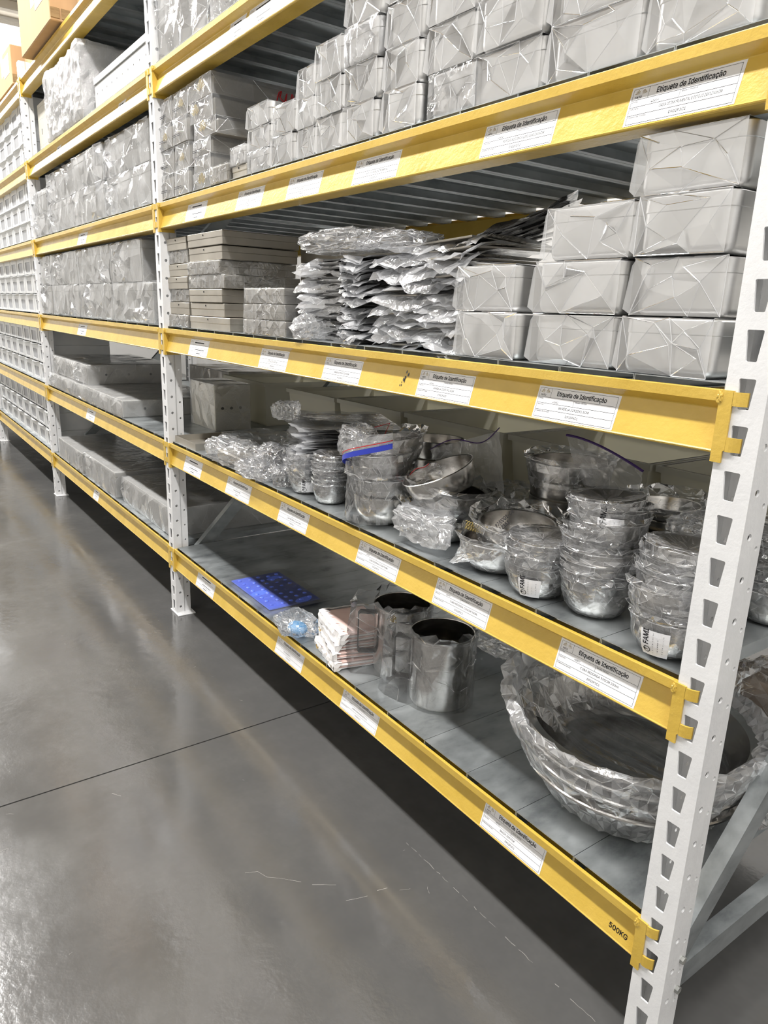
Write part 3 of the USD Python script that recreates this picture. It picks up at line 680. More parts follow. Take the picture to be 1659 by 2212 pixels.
def bowl_bag(R, h, rb, seed, flare=.006, cover=True, n=34, amp=.004, base=True, up=.012, gather=None):
    """thin bag round a bowl: side skin, a ruffle above the rim and, if cover, a sagging top"""
    rg = np.random.default_rng(seed); t = np.linspace(0, 1, 8)
    prof = ([(rb * .5, -.0) , (rb + .001, .0004)] if base else []) + [(rb + (R - rb) * (1 - (1 - s) ** 2.0) + .0035 + .0015 * s, h * s ** 1.55 + .0012) for s in t[1 if base else 3:]]
    prof += [(R + .0055, h + .002), (R + .004 + flare * .4, h + up * .5), (R + flare, h + up)]
    if cover: prof[-2:] = [(R + .003, h + .0045), (R * .8, h + .003), (R * .45, h - .002), (.001, h - .004)]
    v, f = lathe(prof, n); f = np.array(f)
    th = np.arctan2(v[:, 1], v[:, 0]); rad = np.hypot(v[:, 0], v[:, 1])
    d = np.stack([np.cos(th), np.sin(th), .25 * np.ones_like(th)], 1)
    rr = rg.random(len(v)); fine = rg.random(len(v)); a0 = 2 * np.pi / n; ja = rg.uniform(-.4, .4, len(v)) * a0; cc, ss = np.cos(ja), np.sin(ja)
    v[:, :2] = np.stack([v[:, 0] * cc - v[:, 1] * ss, v[:, 0] * ss + v[:, 1] * cc], 1); d[:, :2] = v[:, :2] / np.maximum(np.hypot(v[:, 0], v[:, 1]), 1e-6)[:, None]
    k = np.clip(v[:, 2] / h, .15, 1.6) if not cover else np.where(rad < R * .9, .45, .8)
    off = amp * (rr * 1.1 - .2) * k + amp * .35 * fine * k
    if not cover:
        top = v[:, 2] > h + .003; off = off + top * (.006 * (rg.normal(0, 1, len(v)).clip(-1.2, 1.2)) * .6)
    v = v + d * np.maximum(off, -.0004)[:, None]
    v[:, 2] = np.maximum(v[:, 2], .0002)
    return facetize(v, f, seed, (0, .2), .22, (.0002, .0006))
def bowl(loc, R, h, rb, label, seed, group=None, bag=True, cover=False, tilt=None, rz=0, name='steel_bowl', mb_kw={}, sticker_at=None, n=48, filmm='film'):
    t = thing(name, label, 'bowl', loc, rz, group, tilt)
    obj('bowl', lathe(bowl_profile(R, h, rb), n), M['steel_bowl'], t, smooth=40)
    if bag:
        vf, cr = bowl_bag(R, h, rb, seed, cover=cover, **mb_kw); obj('bag', vf, M[filmm], t, crease=cr, label='crumpled clear bag')
    if sticker_at is not None:
        a0, zc, sw, sh = sticker_at
        def P(u, v):                                             # u along the sticker, v up it, bent round the bowl
            z = zc + (v - .5) * sh; s = np.clip(z / h, 0, 1) ** (1 / 1.55); r = rb + (R - rb) * (1 - (1 - s) ** 2) + .0085
            a = a0 + (u - .5) * sw / R
            return np.stack([r * np.cos(a), r * np.sin(a), z], -1)
        U, V = np.meshgrid(np.linspace(0, 1, 9), np.linspace(0, 1, 6), indexing='ij'); v = P(U, V).reshape(-1, 3)
        st = obj('sticker', (v, [[i * 6 + j, (i + 1) * 6 + j, (i + 1) * 6 + j + 1, i * 6 + j + 1] for i in range(8) for j in range(5)]), M['paper'], t, label='white printed sticker')
        m2 = MB()
        def put(vf, ou, ov, sc_):                                # lettering turned to read up the sticker
            tv, tf = vf; u = ou - np.asarray(tv)[:, 1] * sc_ / sw; w_ = ov + np.asarray(tv)[:, 0] * sc_ / sh
            q = P(u, w_); d = q.copy(); d[:, 2] = 0; d /= np.linalg.norm(d, axis=1, keepdims=True); m2.add(q + d * .0005, tf)
        put(text('FAMI', .0062, True), .30, .42, 1.0)
        ring = Point(0, 0).buffer(.0042).difference(Point(0, 0).buffer(.0034)); put(extr(ring, .0001), .24, .24, 1.0); put(text('f', .005, True), .28, .20, 1.0)
        rg = np.random.default_rng(seed)
        for q in (0, 2, 4):
            p = .08 + .2 * rg.random()
            while p < .9 - .2 * (q == 2):
                e = min(p + rg.uniform(.01, .05), .92 - .2 * (q == 2))
                u0 = .46 + q * .085; uu = np.array([u0, u0 + .018]); m2.add(np.stack([P(np.array([u])[0], np.array([w])[0]) for u, w in ((uu[0], p), (uu[1], p), (uu[1], e), (uu[0], e))]) * (1.009, 1.009, 1), [[0, 1, 2, 3]]); p = e + rg.uniform(.03, .09)
        obj('printed_text', m2.get(), M['ink'], st, label='black print reading up the sticker')
    return t
def flap(P00, P10, P01, P11, seed, nu=13, nv=8, amp=.004, bulge=(0, 0, 0), scale=32):
    """sheet between four corners, bulged and creased"""
    A = [np.array(q, float) for q in (P00, P10, P01, P11)]; bulge = np.array(bulge)
    def fn(u, v):
        p = (A[0] * ((1 - u) * (1 - v))[..., None] + A[1] * (u * (1 - v))[..., None] + A[2] * ((1 - u) * v)[..., None] + A[3] * (u * v)[..., None]) + bulge * (4 * u * (1 - u))[..., None] * (.4 + .6 * v)[..., None]
        return [p[..., k] for k in range(3)]
    v, f = patch(fn, nu, nv)
    nrm = np.cross(A[1] - A[0], A[2] - A[0]); nrm /= np.linalg.norm(nrm)
    rr = np.random.default_rng(seed).random(len(v)); v = v + nrm * (amp * .8 * (rr - .5))[:, None]
    return facetize(v, f, seed, (0, .15), .16, (.0002, .0006))
def blob(loc, sx, sy, sz, label, seed, cat='bag', amp=.35, name='plastic_bag', group=None, inner=None, filmm='film', rz=0, n=3, ridges=26):
    """slack crumpled bag lying on a shelf; inner: material of a flat thing inside"""
    t = thing(name, label, cat, loc, rz, group)
    m = trimesh.creation.icosphere(n, 1.0); d = jit(m.vertices, .035, seed); d /= np.linalg.norm(d, axis=1, keepdims=True)
    q = np.sign(d) * np.abs(d) ** .7; s = np.array([sx, sy, sz]) / 2
    v = q * s; rr = ridge(v * ridges, seed); r2 = ridge(v * ridges * 2.6, seed + 4)
    v = v * (1 + amp * (rr - .5) * 1.25 + amp * .26 * (np.random.default_rng(seed).random(len(v)) - .5))[:, None]
    v[:, 2] = np.maximum(v[:, 2] + sz / 2, .0005)
    vf, cr = facetize(v, m.faces, seed, (0, .22), .20, (.0002, .0007)); obj('film', vf, M[filmm], t, crease=cr)
    if inner:
        obj('contents', cham(-sx * .33, sx * .33, -sy * .3, sy * .3, .002, sz * .5, .004), M[inner], t)
    return t
def bagged_tray(loc, w, d, label, seed, group, rz=0, tilt=None, out=.035, amp=.012, tray='dark_steel', filmm='film', rise=.004, th=.0035, wide=.014, droop=.0, split=False, haze=.42):
    """thin tray in a flat bag whose open end flares out at the front"""
    t = thing('bagged_tray', label, 'tray', loc, rz, group, tilt)
    mb = MB().box(-w / 2, w / 2, 0, d, 0, .0012).box(-w / 2, w / 2, 0, .0015, 0, th).box(-w / 2, -w / 2 + .0015, 0, d, 0, th).box(w / 2 - .0015, w / 2, 0, d, 0, th)
    obj('tray', mb.get(), M[tray], t)
    fm = MB(); rg = np.random.default_rng(seed)
    for s, z in ((1, th + .001), (-1, -.0004)):
        ph = rg.uniform(0, 9, 3)
        def fn(u, v):
            x = (u - .5) * (w + 2 * wide + .02 * (1 - v) * rg.uniform(.2, 1.)); y = -out * np.where(droop > 0.01, np.minimum((1 - v) / .55, 1), 1 - v) * (1 + .35 * np.sin(7 * u + ph[0]) + .2 * np.sin(17 * u + ph[1])) + v ** (1.6 if droop > .01 else 1) * d
            k = (1 - v) ** 2
            if split: y = np.where(v < .9, np.maximum(y, .003 - out * 1.5 * np.clip(np.abs(u - .42) * 5 - .75, 0, 1) * (1 - v)), y)
            return [x, y, z + s * rise * k * 1.5 + .004 * k * np.sin(9 * u + ph[2]) - droop * np.clip((.42 - v) / .42, 0, 1) * (1 + .5 * np.sin(5 * u + ph[1]))]
        v, f = patch(fn, 21, 7)
        k = np.clip((.012 - v[:, 1]) / (out + .012), 0, 1) + np.clip((np.abs(v[:, 0]) - w / 2) / .012, 0, 1) * .6
        rr = .5 * ridge(v * (38, 38, 60) + seed, seed) + .5 * rg.random(len(v)); v[:, 2] += s * amp * (rr - .4) * np.clip(k, .03, 1); v[:, 1] -= .3 * amp * (rr - .5) * k
        vf, cr = facetize(v, f, seed + 1 + s, (0, .3), .25, (.0002, .0007), extra=haze * np.clip(k, 0, 1)); fm.add(*vf, cr)
    obj('bag', fm.get(), M[filmm], t, crease=fm.crease(), label='clear bag with a crumpled open end')
    return t

# ------------------------------------------------------------ near bay, third shelf: steel cases on the right
Z = S(3)
ROWN = lambda r: ROW[r]
grid3 = [[(-.172, -.049), (-.326, -.186), (-.478, -.349)], [(-.168, -.047), (-.322, -.181), (-.490, -.364)], [(-.167, -.050), (-.315, -.176)], [(-.181, -.048)]]
POS = ['next to the near post', 'second from the near post', 'third from the near post']
for r, row in enumerate(grid3):
    for i, (a, b) in enumerate(row):
        lab = 'wrapped steel case %s, %s, third shelf' % (POS[i], ROW[r]) if r < 3 else 'topmost wrapped steel case of the third shelf, by the near post'
        steel_case(a, b, .012 + .006 * ((r + i) % 2), .25, Z + r * .0672, Z + r * .0672 + .0645, lab, 100 + 10 * r + i, 'film-wrapped steel cases on the third shelf')
# lidded trays at the left
for i in range(7):
    z = Z + i * .0353
    place = ['bottom', 'second', 'third', 'fourth', 'fifth', 'sixth', 'top'][i]
    lidded_tray(-1.805 - .004 * (i % 2), -1.652 - .003 * (i % 3), .018 + .004 * (i % 3), .215, z, .0335, 'shallow lidded steel tray, %s of the stack against the middle upright' % place, 200 + i, 'lidded trays stacked by the middle upright', wrapped=(1 if i in (0, 2, 5) else 0))
    b = (-1.352, -1.392, -1.398, -1.384, -1.408, -1.398, -1.388)[i]
    lidded_tray(-1.622, b, .012 + .003 * (i % 2), .232, z, .0335, 'wide lidded steel tray, %s of the second stack from the middle upright' % place, 220 + i, 'wide lidded trays on the third shelf', wrapped=(2 if i in (3, 4) else 0), name='lidded_tray')
for i in range(3):
    lidded_tray(-1.262 + .004 * i, -1.048 - .004 * i, .010, .20, Z + i * .0353, .0335, 'film-covered lidded tray, %s of the low stack of three' % ['bottom', 'middle', 'top'][i], 240 + i, 'low stack of three lidded trays', wrapped=1, dot=False)
for i in range(5):
    lidded_tray(-1.44, -1.20, .262, .46, Z + i * .046, .044, 'dim lidded tray at the back of the third shelf, %s of five' % ORD[i], 250 + i, 'trays at the back of the third shelf', dot=False)
# thin trays in crumpled bags
rg = np.random.default_rng(21)
for i in range(18):
    bagged_tray((-.885 + rg.normal(0, .006), .040 + rg.normal(0, .004), Z + .010 + i * .0087), .165, .16, 'thin dark bagged tray, %s from the bottom of the tall stack' % ORD[i], 300 + i, 'thin bagged trays in the tall stack', rz=rg.normal(0, 3), out=.024, amp=.016, rise=.001, wide=.026, split=True, droop=.0125, haze=.45)
for i in range(13):
    bagged_tray((-.612 + rg.normal(0, .008), .050 + rg.normal(0, .005), Z + .006 + i * .0140), .20, .18, 'milky bagged tray, %s from the bottom of the heap beside the steel cases' % ORD[i], 330 + i, 'trays in milky bags beside the steel cases', rz=rg.normal(0, 5), tilt=(rg.normal(0, 2), rg.normal(0, 2) - 2), out=.022, amp=.015, tray='tray_steel', filmm='film', rise=.002, wide=.024, droop=.020, haze=.42)
for i in range(7):
    bagged_tray((-.585 + .006 * i, .215, Z + .165 + i * .0095), .15, .15, 'bagged dark tray fanned out above the milky heap, %s from below' % ORD[i], 350 + i, 'fan of bagged trays on top', rz=66 - 4 * i, tilt=(0, -16 - 1.0 * i), out=.016, amp=.006, rise=.002)
blob((-.86, .05, Z + .170), .23, .09, .04, 'loose crumpled clear bag on top of the tall stack of bagged trays', 361, amp=.6)
blob((-.70, .06, Z + .168), .16, .09, .028, 'loose crumpled clear bag on top of the milky heap', 362, amp=.6)
blob((-.965, .03, Z + .0), .075, .06, .05, 'crumpled bag end hanging at the foot of the tall stack', 363, amp=.6)

# ------------------------------------------------------------ near bay, fourth shelf
Z = S(4)
cols = [(-.182, -.056, 3, .066, 0), (-.333, -.194, 3, .065, 0), (-.474, -.346, 3, .064, 0), (-.588, -.481, 3, .0625, 0), (-.695, -.603, 4, .0605, 0), (-.821, -.718, 4, .0600, 0), (-.926, -.834, 3, .0598, 0),
        (-1.004, -.937, 3, .0525, .006), (-1.113, -1.016, 2, .056, 0), (-1.229, -1.124, 3, .0435, 0)]
CN = ['rightmost', 'second', 'third', 'fourth', 'fifth', 'sixth', 'seventh', 'eighth', 'ninth', 'tenth']
for c, (a, b, n, h, dy) in enumerate(cols):
    for r in range(n):
        rg = np.random.default_rng(400 + 10 * c + r); dx = rg.normal(0, .002)
        lab = 'wrapped steel case, fourth shelf, %s column%s, %s' % (CN[c], ' from the right' if c else '', ROW[r].replace('in the ', ''))
        steel_case(a + dx, b + dx, .010 + dy + rg.uniform(0, .006), .25, Z + r * (h + .0018), Z + r * (h + .0018) + h, lab, 400 + 10 * c + r, 'film-wrapped steel cases on the fourth shelf', loose=(c, r) in ((3, 0), (5, 2), (9, 0)))
lidded_tray(-1.318, -1.240, .012, .19, Z, .026, 'bare lidded tray under a small wrapped case at the left end of the steel cases', 470)
steel_case(-1.322, -1.243, .012, .19, Z + .0265, Z + .066, 'small wrapped case lying on the bare lidded tray', 471, loose=True)
lidded_tray(-1.437, -1.330, .006, .19, Z, .038, 'wrapped tray at the shelf edge in front of the printed packs', 472, wrapped=2, dot=False)
for c, (a, b) in enumerate(((-1.805, -1.716), (-1.703, -1.600))):
    for r in range(4):
        pack(a, b, .015 + .004 * (r % 2), .26, Z + r * .064, Z + r * .064 + .062, 'tray in a milky printed bag, %s column from the middle upright, %s' % (ORD[c], ROW[r].replace('in the ', '')), 480 + 10 * c + r, emblem=(1.0 if (c, r) in ((0, 2), (1, 1), (1, 3)) else 0), rows=(0 if (c, r) == (1, 1) else 2), group='printed packs on the fourth shelf')
for r, (za, zb, a, b) in enumerate(((.0, .040, -1.58, -1.452), (.0415, .079, -1.57, -1.462), (.0805, .118, -1.575, -1.460), (.1195, .158, -1.56, -1.425), (.1595, .207, -1.585, -1.442), (.2085, .257, -1.60, -1.448))):
    pack(a, b, .02, .30, Z + za, Z + zb, 'long milky bagged tray, %s up in the red-marked stack' % ORD[r], 500 + r, emblem=(1.25 if r in (0, 3, 4, 5) else 0), rows=(2 if r in (2,) else 0), group='long packs with gold fans', red=r in (2, 4, 5))
for i in range(3):
    pack(-1.40 + .14 * i, -1.28 + .14 * i, .36, .56, Z, Z + .215, 'tall dim pack at the back of the fourth shelf, %s of three' % ORD[i], 512 + i, emblem=1.5, rows=2, group='packs at the back of the fourth shelf')

# fifth shelf, near bay: big wrapped white boxes at the left
Z = S(5)
wrapped_box(-1.800, -1.460, .02, .36, Z, Z + .25, 'white box in creased clear plastic at the left end of the fifth shelf', 520, 'sheet_white', amp=.012, gather=[(.05, .55, 6)])
wrapped_box(-1.445, -1.13, .02, .36, Z, Z + .25, 'second white box in creased clear plastic on the fifth shelf, near bay', 521, 'sheet_white', amp=.012, gather=[(.9, .4, 6)])

# ------------------------------------------------------------ near bay, second shelf
Z = S(2)
def cup_stack(x, y, n, R, h, rb, pitch, name, seed, group, sticker=None, wob=.0025, cover=True, kw={}):
    rg = np.random.default_rng(seed)
    for i in range(n):
        last = i == n - 1
        p = Z + i * pitch + (0 if i == 0 else rg.uniform(0, .003))
        pos = 'lowest' if i == 0 else 'topmost' if last else ORD[i] + ' up'
        bowl((x + (rg.normal(0, wob) if i else 0), y + (rg.normal(0, wob) if i else 0), p), R * rg.uniform(.99, 1.01), h, rb, 'bagged steel %s' % name % pos, seed + i, group, True, last and cover,
             tilt=(rg.normal(0, 1.6), rg.normal(0, 1.6)) if i else None, rz=rg.uniform(-30, 30) if (i and not sticker) or (sticker and i != sticker[0]) else 0,
             sticker_at=sticker[1] if sticker and sticker[0] == i else None, mb_kw=dict(base=(i == 0), **kw))
TOCAM = lambda x, y: math.atan2(CAM[1] - y, CAM[0] - x)
cup_stack(-.076, .054, 8, .0455, .050, .028, .0130, 'cup with a printed sticker in the stack by the near post, %s', 700, 'cups stacked by the near post', sticker=(0, (TOCAM(-.076, .054) - .32, .024, .032, .036)), wob=.003)
cup_stack(-.211, .076, 9, .0470, .052, .029, .0148, 'cup in the tall middle stack, %s', 720, 'cups in the tall middle stack', sticker=(7, (TOCAM(-.211, .076) + .1, .040, .030, .014)))
cup_stack(-.307, .057, 4, .0455, .050, .028, .0125, 'cup in the low stack with a sticker, %s', 740, 'cups in the low stack', sticker=(0, (TOCAM(-.307, .057) - .25, .022, .030, .030)))
cup_stack(-.927, .058, 9, .0345, .042, .024, .0078, 'small cup in the slender stack, %s', 760, 'small cups in the slender stack', wob=.001, kw=dict(amp=.0022, up=.006))
cup_stack(-1.033, .056, 5, .0325, .042, .023, .0120, 'small cup in the ragged stack left of the slender one, %s', 780, 'small cups in the ragged stack', sticker=(0, (TOCAM(-1.033, .056) + .1, .020, .026, .024)), kw=dict(amp=.007, flare=.012, up=.02))
cup_stack(-.057, .275, 7, .0460, .050, .028, .0150, 'cup in the stack behind the near post, %s', 800, 'cups behind the near post')
# two wide bowls in a printed bag
bowl((-.423, .083, Z), .060, .050, .034, 'wide steel bowl under another, in a bag printed with gold', 820, None, True, False, mb_kw=dict(amp=.006, flare=.012, up=.014))
b2 = bowl((-.402, .100, Z + .032), .062, .050, .034, 'wide steel bowl lying on the other in the gold-printed bag', 821, None, True, False, tilt=(3, 4), mb_kw=dict(base=False, amp=.007, flare=.016, up=.016))
cv = [(-.067 + .052 * k / 60, -.0545 + .004 * math.sin(k * .9), .036 + .007 * math.sin(k * .9 + 1) + .006 * k / 60) for k in range(61)]
obj('gold_print', tube(cv, .0009, 4), M['gold_ink'], b2, label='gold squiggle printed on the bag')
for i, (s_, px, pz, a) in enumerate((('97/0001-04', .002, .052, 48), ('12151', .012, .050, 48), ('REF', -.050, .050, -60), ('LOT', -.040, .046, -60))):
    tv, tf = text(s_, .0062 if i < 2 else .005, True); tv = np.array(tv); ca, sa = math.cos(math.radians(a)), math.sin(math.radians(a))
    v = np.stack([px + ca * tv[:, 0] - sa * tv[:, 1], -.050 + tv[:, 2], pz + sa * tv[:, 0] + ca * tv[:, 1]], 1); obj('printed_text', (v, tf), M['ink'], b2, label='black print on the bag')
vf, c = flap((-.055, -.066, .018), (.030, -.068, .016), (-.085, -.060, -.030), (-.060, -.078, -.028), 822, amp=.008, bulge=(0, -.01, 0)); obj('bag_skirt', vf, M['film_milky'], b2, crease=c)
# tilted bowls in a zip bag
bowl((-.600, .112, Z), .062, .055, .034, 'lowest bowl of the slumped pair under the open zip bag', 830, None, True, False, mb_kw=dict(amp=.010, flare=.02, up=.02))
bowl((-.592, .108, Z + .040), .066, .056, .034, 'steel bowl resting on the lowest one in the slumped bag', 831, None, True, False, tilt=(-4, 4), mb_kw=dict(base=False, amp=.009, flare=.015, up=.016))
t = bowl((-.585, .105, Z + .082), .067, .056, .034, 'tilted steel bowl facing the aisle inside a raised zip bag', 832, None, False, tilt=(20, -13))
z2 = thing('zip_bag', 'clear zip bag standing open behind the tilted steel bowl', 'bag', (-.60, .12, Z))
vf, c = flap((-.070, .05, .085), (.090, .055, .10), (-.10, .030, .150), (.090, .030, .215), 833, amp=.005, bulge=(0, .02, .004)); obj('film', vf, M['film_milky'], z2, crease=c)
obj('zip_strip', tube([(-.10 + .19 * k / 20, .0295 + .02 * 4 * (k / 20) * (1 - k / 20), .150 + .065 * k / 20 + .010 * math.sin(k * .35)) for k in range(21)], .0010, 5), M['zip_purple'], z2)
vf, c = flap((.02, -.045, .080), (.055, -.06, .155), (-.125, -.045, .075), (.0, -.052, .150), 834, amp=.006); obj('flap', vf, M['film'], z2, crease=c)
obj('red_edge', tube([(-.125 + .125 * k / 12, -.046 - .007 * k / 12, .075 + .075 * k / 12 + .004 * math.sin(k)) for k in range(13)], .0009, 5), M['zip_red'], z2)
blob((-.575, .045, Z + .012), .11, .06, .055, 'crumpled bag tails bunched in front of the tilted bowl', 835, amp=.7, filmm='film_milky')
# bowl stack with the blue zip
for i, (dz, R, dx) in enumerate(((0, .061, 0), (.034, .060, .002), (.060, .058, -.003), (.084, .057, .004))):
    bowl((-.745 + dx, .072, Z + dz), R, .060, .030, 'steel bowl %s in the stack with the blue zip' % ['lowest', 'second up', 'third up', 'fourth up'][i], 840 + i, 'bowls in the stack with the blue zip', i in (1, 3), False, tilt=(0, 0) if i == 0 else (1.5 * i, -i), mb_kw=dict(base=False, amp=.007, flare=.010, up=.014))
bowl((-.738, .085, Z + .112), .058, .060, .030, 'topmost steel bowl above the blue zip, in its own bag', 846, None, True, False, tilt=(4, -5), mb_kw=dict(amp=.007, flare=.012, up=.016))
z3 = thing('zip_bag', 'clear zip bag with a blue zip slung round the bowl stack', 'bag', (-.745, .072, Z))
def around(u, v):
    a = -2.75 + 2.35 * u; r = .064 + .008 * np.sin(3 * u + 1) * (1 - v) + .004 * v
    return [r * np.cos(a), r * np.sin(a) - .004, .010 + v * (.105 + .035 * u)]
v, f = patch(around, 20, 9); rr = .5 * ridge(v * 40, 847) + .5 * np.random.default_rng(847).random(len(v)); v = v + np.stack([v[:, 0], v[:, 1], 0 * v[:, 0]], 1) / .064 * (.010 * (rr - .3))[:, None]
vf, cr = facetize(v, f, 847, (0, .15), .12, (.0002, .0007)); obj('film', vf, M['film_thin'], z3, crease=cr)
def strip(z0, hgt, dr):
    def fn(u, v):
        a = -2.95 + 2.55 * u; r = .074 + dr + .010 * (1 - u)
        return [r * np.cos(a), r * np.sin(a) - .004, z0 + .062 * u + v * hgt + .008 * np.sin(2.6 * u)]
    return patch(fn, 40, 3)
obj('zip_strip', strip(.098, .0105, .001), M['zip_blue'], z3, label='blue zip strip'); obj('zip_edge', strip(.113, .0018, .0012), M['zip_red'], z3, label='thin red line above the zip')
obj('zip_lip', strip(.109, .020, .0004), M['film_milky'], z3)
vf, c = flap((-.06, -.02, .13), (.03, .0, .155), (-.155, -.02, .165), (-.045, -.015, .195), 848, amp=.012, bulge=(0, -.015, 0)); obj('flap', vf, M['film'], z3, crease=c)
blob((-.805, .05, Z + .125), .07, .05, .06, 'crumpled bag tail beside the topmost bowl', 849, amp=.7)
obj('red_edge', tube([(-.09, .02, .175), (-.06, .025, .185), (-.03, .03, .195), (-.042, .025, .165), (-.055, .02, .135)], .0009, 5), M['zip_red'], z3)
# rear row
for i, R in enumerate((.067, .068, .070)):
    bowl((-.442, .265, Z + .030 + .032 * i), R, .070, .040, 'large dim bowl behind the gold-printed bag, %s of three' % ORD[i], 850 + i, 'large dim bowls at the back', i == 2, False, mb_kw=dict(base=False, amp=.006, flare=.008))
bowl((-.448, .262, Z), .066, .070, .040, 'lowest large bowl at the back, bearing the three dim ones', 853, None, False)
z4 = thing('zip_bag', 'upright zip bag with a dark purple zip behind the tall cups', 'bag', (-.33, .20, Z))
vf, c = flap((-.060, .035, .135), (.060, .03, .135), (-.070, 0, .222), (.085, 0, .190), 856, amp=.004, bulge=(0, -.012, .012)); obj('film', vf, M['film_milky'], z4, crease=c)
obj('zip_strip', tube([(-.070 + .155 * u, -.012 * 4 * u * (1 - u) - .0005, .222 - .032 * u + .012 * 4 * u * (1 - u)) for u in np.linspace(0, 1, 24)], .0022, 6), M['zip_purple'], z4, label='dark purple zip strip')
for i, R in enumerate((.060, .061)):
    bowl((-.815, .262, Z + .035 + .04 * i), R, .070, .036, 'dim deep bowl behind the blue zip stack, %s' % ['lower', 'upper'][i], 860 + i, None, False)
bowl((-.815, .262, Z), .060, .070, .036, 'bottom deep bowl at the back behind the blue zip stack', 862, None, False)
for i in range(6):
    p = [(0, 0), (.038, 0), (.0385, .001), (.0475, .026), (.0505, .0262), (.0505, .0275), (.046, .0275), (.037, .0018), (0, .0018)]
    t = thing('steel_pan', 'straight-sided steel pan behind the near cups, %s from the bottom' % ORD[i], 'pan', (-.238, .272, Z + i * .021), 0, 'straight-sided pans at the back')
    obj('pan', lathe(p, 44), M['steel_bowl'], t, smooth=40)
    if i == 5:
        vf, cr = bowl_bag(.049, .027, .038, 866, cover=False, base=False, amp=.006, flare=.008, up=.018); obj('bag', vf, M['film'], t, crease=cr)
blob((-.125, .175, Z + .10), .06, .06, .05, 'knotted clear bag hanging over the pans behind the near cups', 868, amp=.7)
bowl((-.135, .190, Z + .052), .047, .050, .028, 'bagged bowl under the knotted bag behind the near cups', 870, None, True, True)
bowl((-.135, .190, Z), .047, .052, .030, 'steel bowl standing on the shelf under the knotted bag', 871, None, False)
blob((-.57, .26, Z), .10, .10, .09, 'dim slack bag with a blue zip between the rear bowls', 873, amp=.5, filmm='film_thin')
# left end: shallow tray, slack bags, black trays in bags
lt = thing('shallow_tray', 'shallow dark tray with an upright edge by the middle upright, second shelf', 'tray', (-1.700, .012, Z))
for nm, b in (('base', (-.085, .085, 0, .19, 0, .0016)), ('front_edge', (-.085, .085, 0, .0016, .0016, .020)), ('side_edge', (.0834, .085, .0016, .19, .0016, .020)), ('side_edge', (-.085, -.0834, .0016, .19, .0016, .020))):
    obj(nm, bx(*b), M['tray_steel'], lt)
blob((-1.475, .16, Z), .24, .20, .062, 'flat slack bag with a steel tray behind the shallow tray', 880, amp=.35, inner='tray_steel')
blob((-1.40, .050, Z), .22, .10, .060, 'slack crumpled bag at the shelf edge, left of the small cups', 881, amp=.55, inner='tray_steel')
blob((-1.235, .030, Z), .12, .07, .035, 'small crumpled bag poking over the beam, second shelf', 882, amp=.7)
blob((-1.20, .07, Z), .11, .09, .075, 'bunched bag in front of the black trays, second shelf', 883, amp=.7, inner='dark_steel')
blob((-1.115, .045, Z), .07, .06, .045, 'little crumpled bag beside the ragged small cups', 884, amp=.6, inner='dark_steel')
rg = np.random.default_rng(31)
for i in range(15):
    bagged_tray((-1.13 + rg.normal(0, .004), .125 + rg.normal(0, .004), Z + .050 + i * .0068), .27, .20, 'black bagged tray, %s from the bottom of the pile, second shelf' % ORD[i], 900 + i, 'black bagged trays on the second shelf', rz=-24 + rg.normal(0, 2), out=.034, amp=.013, rise=.002, tray='dark_steel')
lidded_tray(-1.23, -.99, .14, .30, Z, .048, 'dim lidded tray under the pile of black bagged trays', 917, dot=False)
blob((-1.19, .085, Z + .148), .06, .05, .045, 'twist of clear bag standing on the black tray pile', 918, amp=.7)
# translucent tubs at the back of the second shelf
def tub(x0, x1, y0, y1, z0, h, label, group, seed):
    t = thing('storage_tub', label, 'tub', ((x0 + x1) / 2, y0, z0), 0, group); w = (x1 - x0) / 2; d = y1 - y0; i = .012
    mb = MB()
    for a, b in (((-1, 0), (1, 0)), ((1, 0), (1, 1)), ((1, 1), (-1, 1)), ((-1, 1), (-1, 0))):
        P = lambda q, e: (q[0] * (w - e), e + q[1] * (d - 2 * e))
        mb.add([(*P(a, i), 0), (*P(b, i), 0), (*P(b, 0), h), (*P(a, 0), h), (*P(a, i + .003), .003), (*P(b, i + .003), .003), (*P(b, .003), h), (*P(a, .003), h)], [[0, 1, 2, 3], [5, 4, 7, 6], [3, 2, 6, 7], [1, 0, 4, 5]])
    mb.box(-w + i, w - i, i, d - i, 0, .003)
    obj('wall', mb.get(), M['tub_plastic'], t)
    r = MB()
    r.box(-w - .006, w + .006, -.006, .004, h - .012, h).box(-w - .006, w + .006, d - .004, d + .006, h - .012, h).box(-w - .006, -w + .004, .004, d - .004, h - .012, h).box(w - .004, w + .006, .004, d - .004, h - .012, h)
    obj('rim', r.get(), M['tub_plastic'], t)
for i, (a, b) in enumerate(((-1.775, -1.480), (-1.462, -1.150), (-1.130, -.765), (-.745, -.385), (-.365, -.040))):
    tub(a, b, .405 + .006 * i, .755, Z, .155, 'translucent white tub at the back of the second shelf, %s from the middle upright' % ORD[i], 'translucent tubs at the back', 920 + i)
tub(-2.29, -1.945, .40, .75, Z, .155, 'translucent white tub behind the middle upright, second shelf', None, 930)

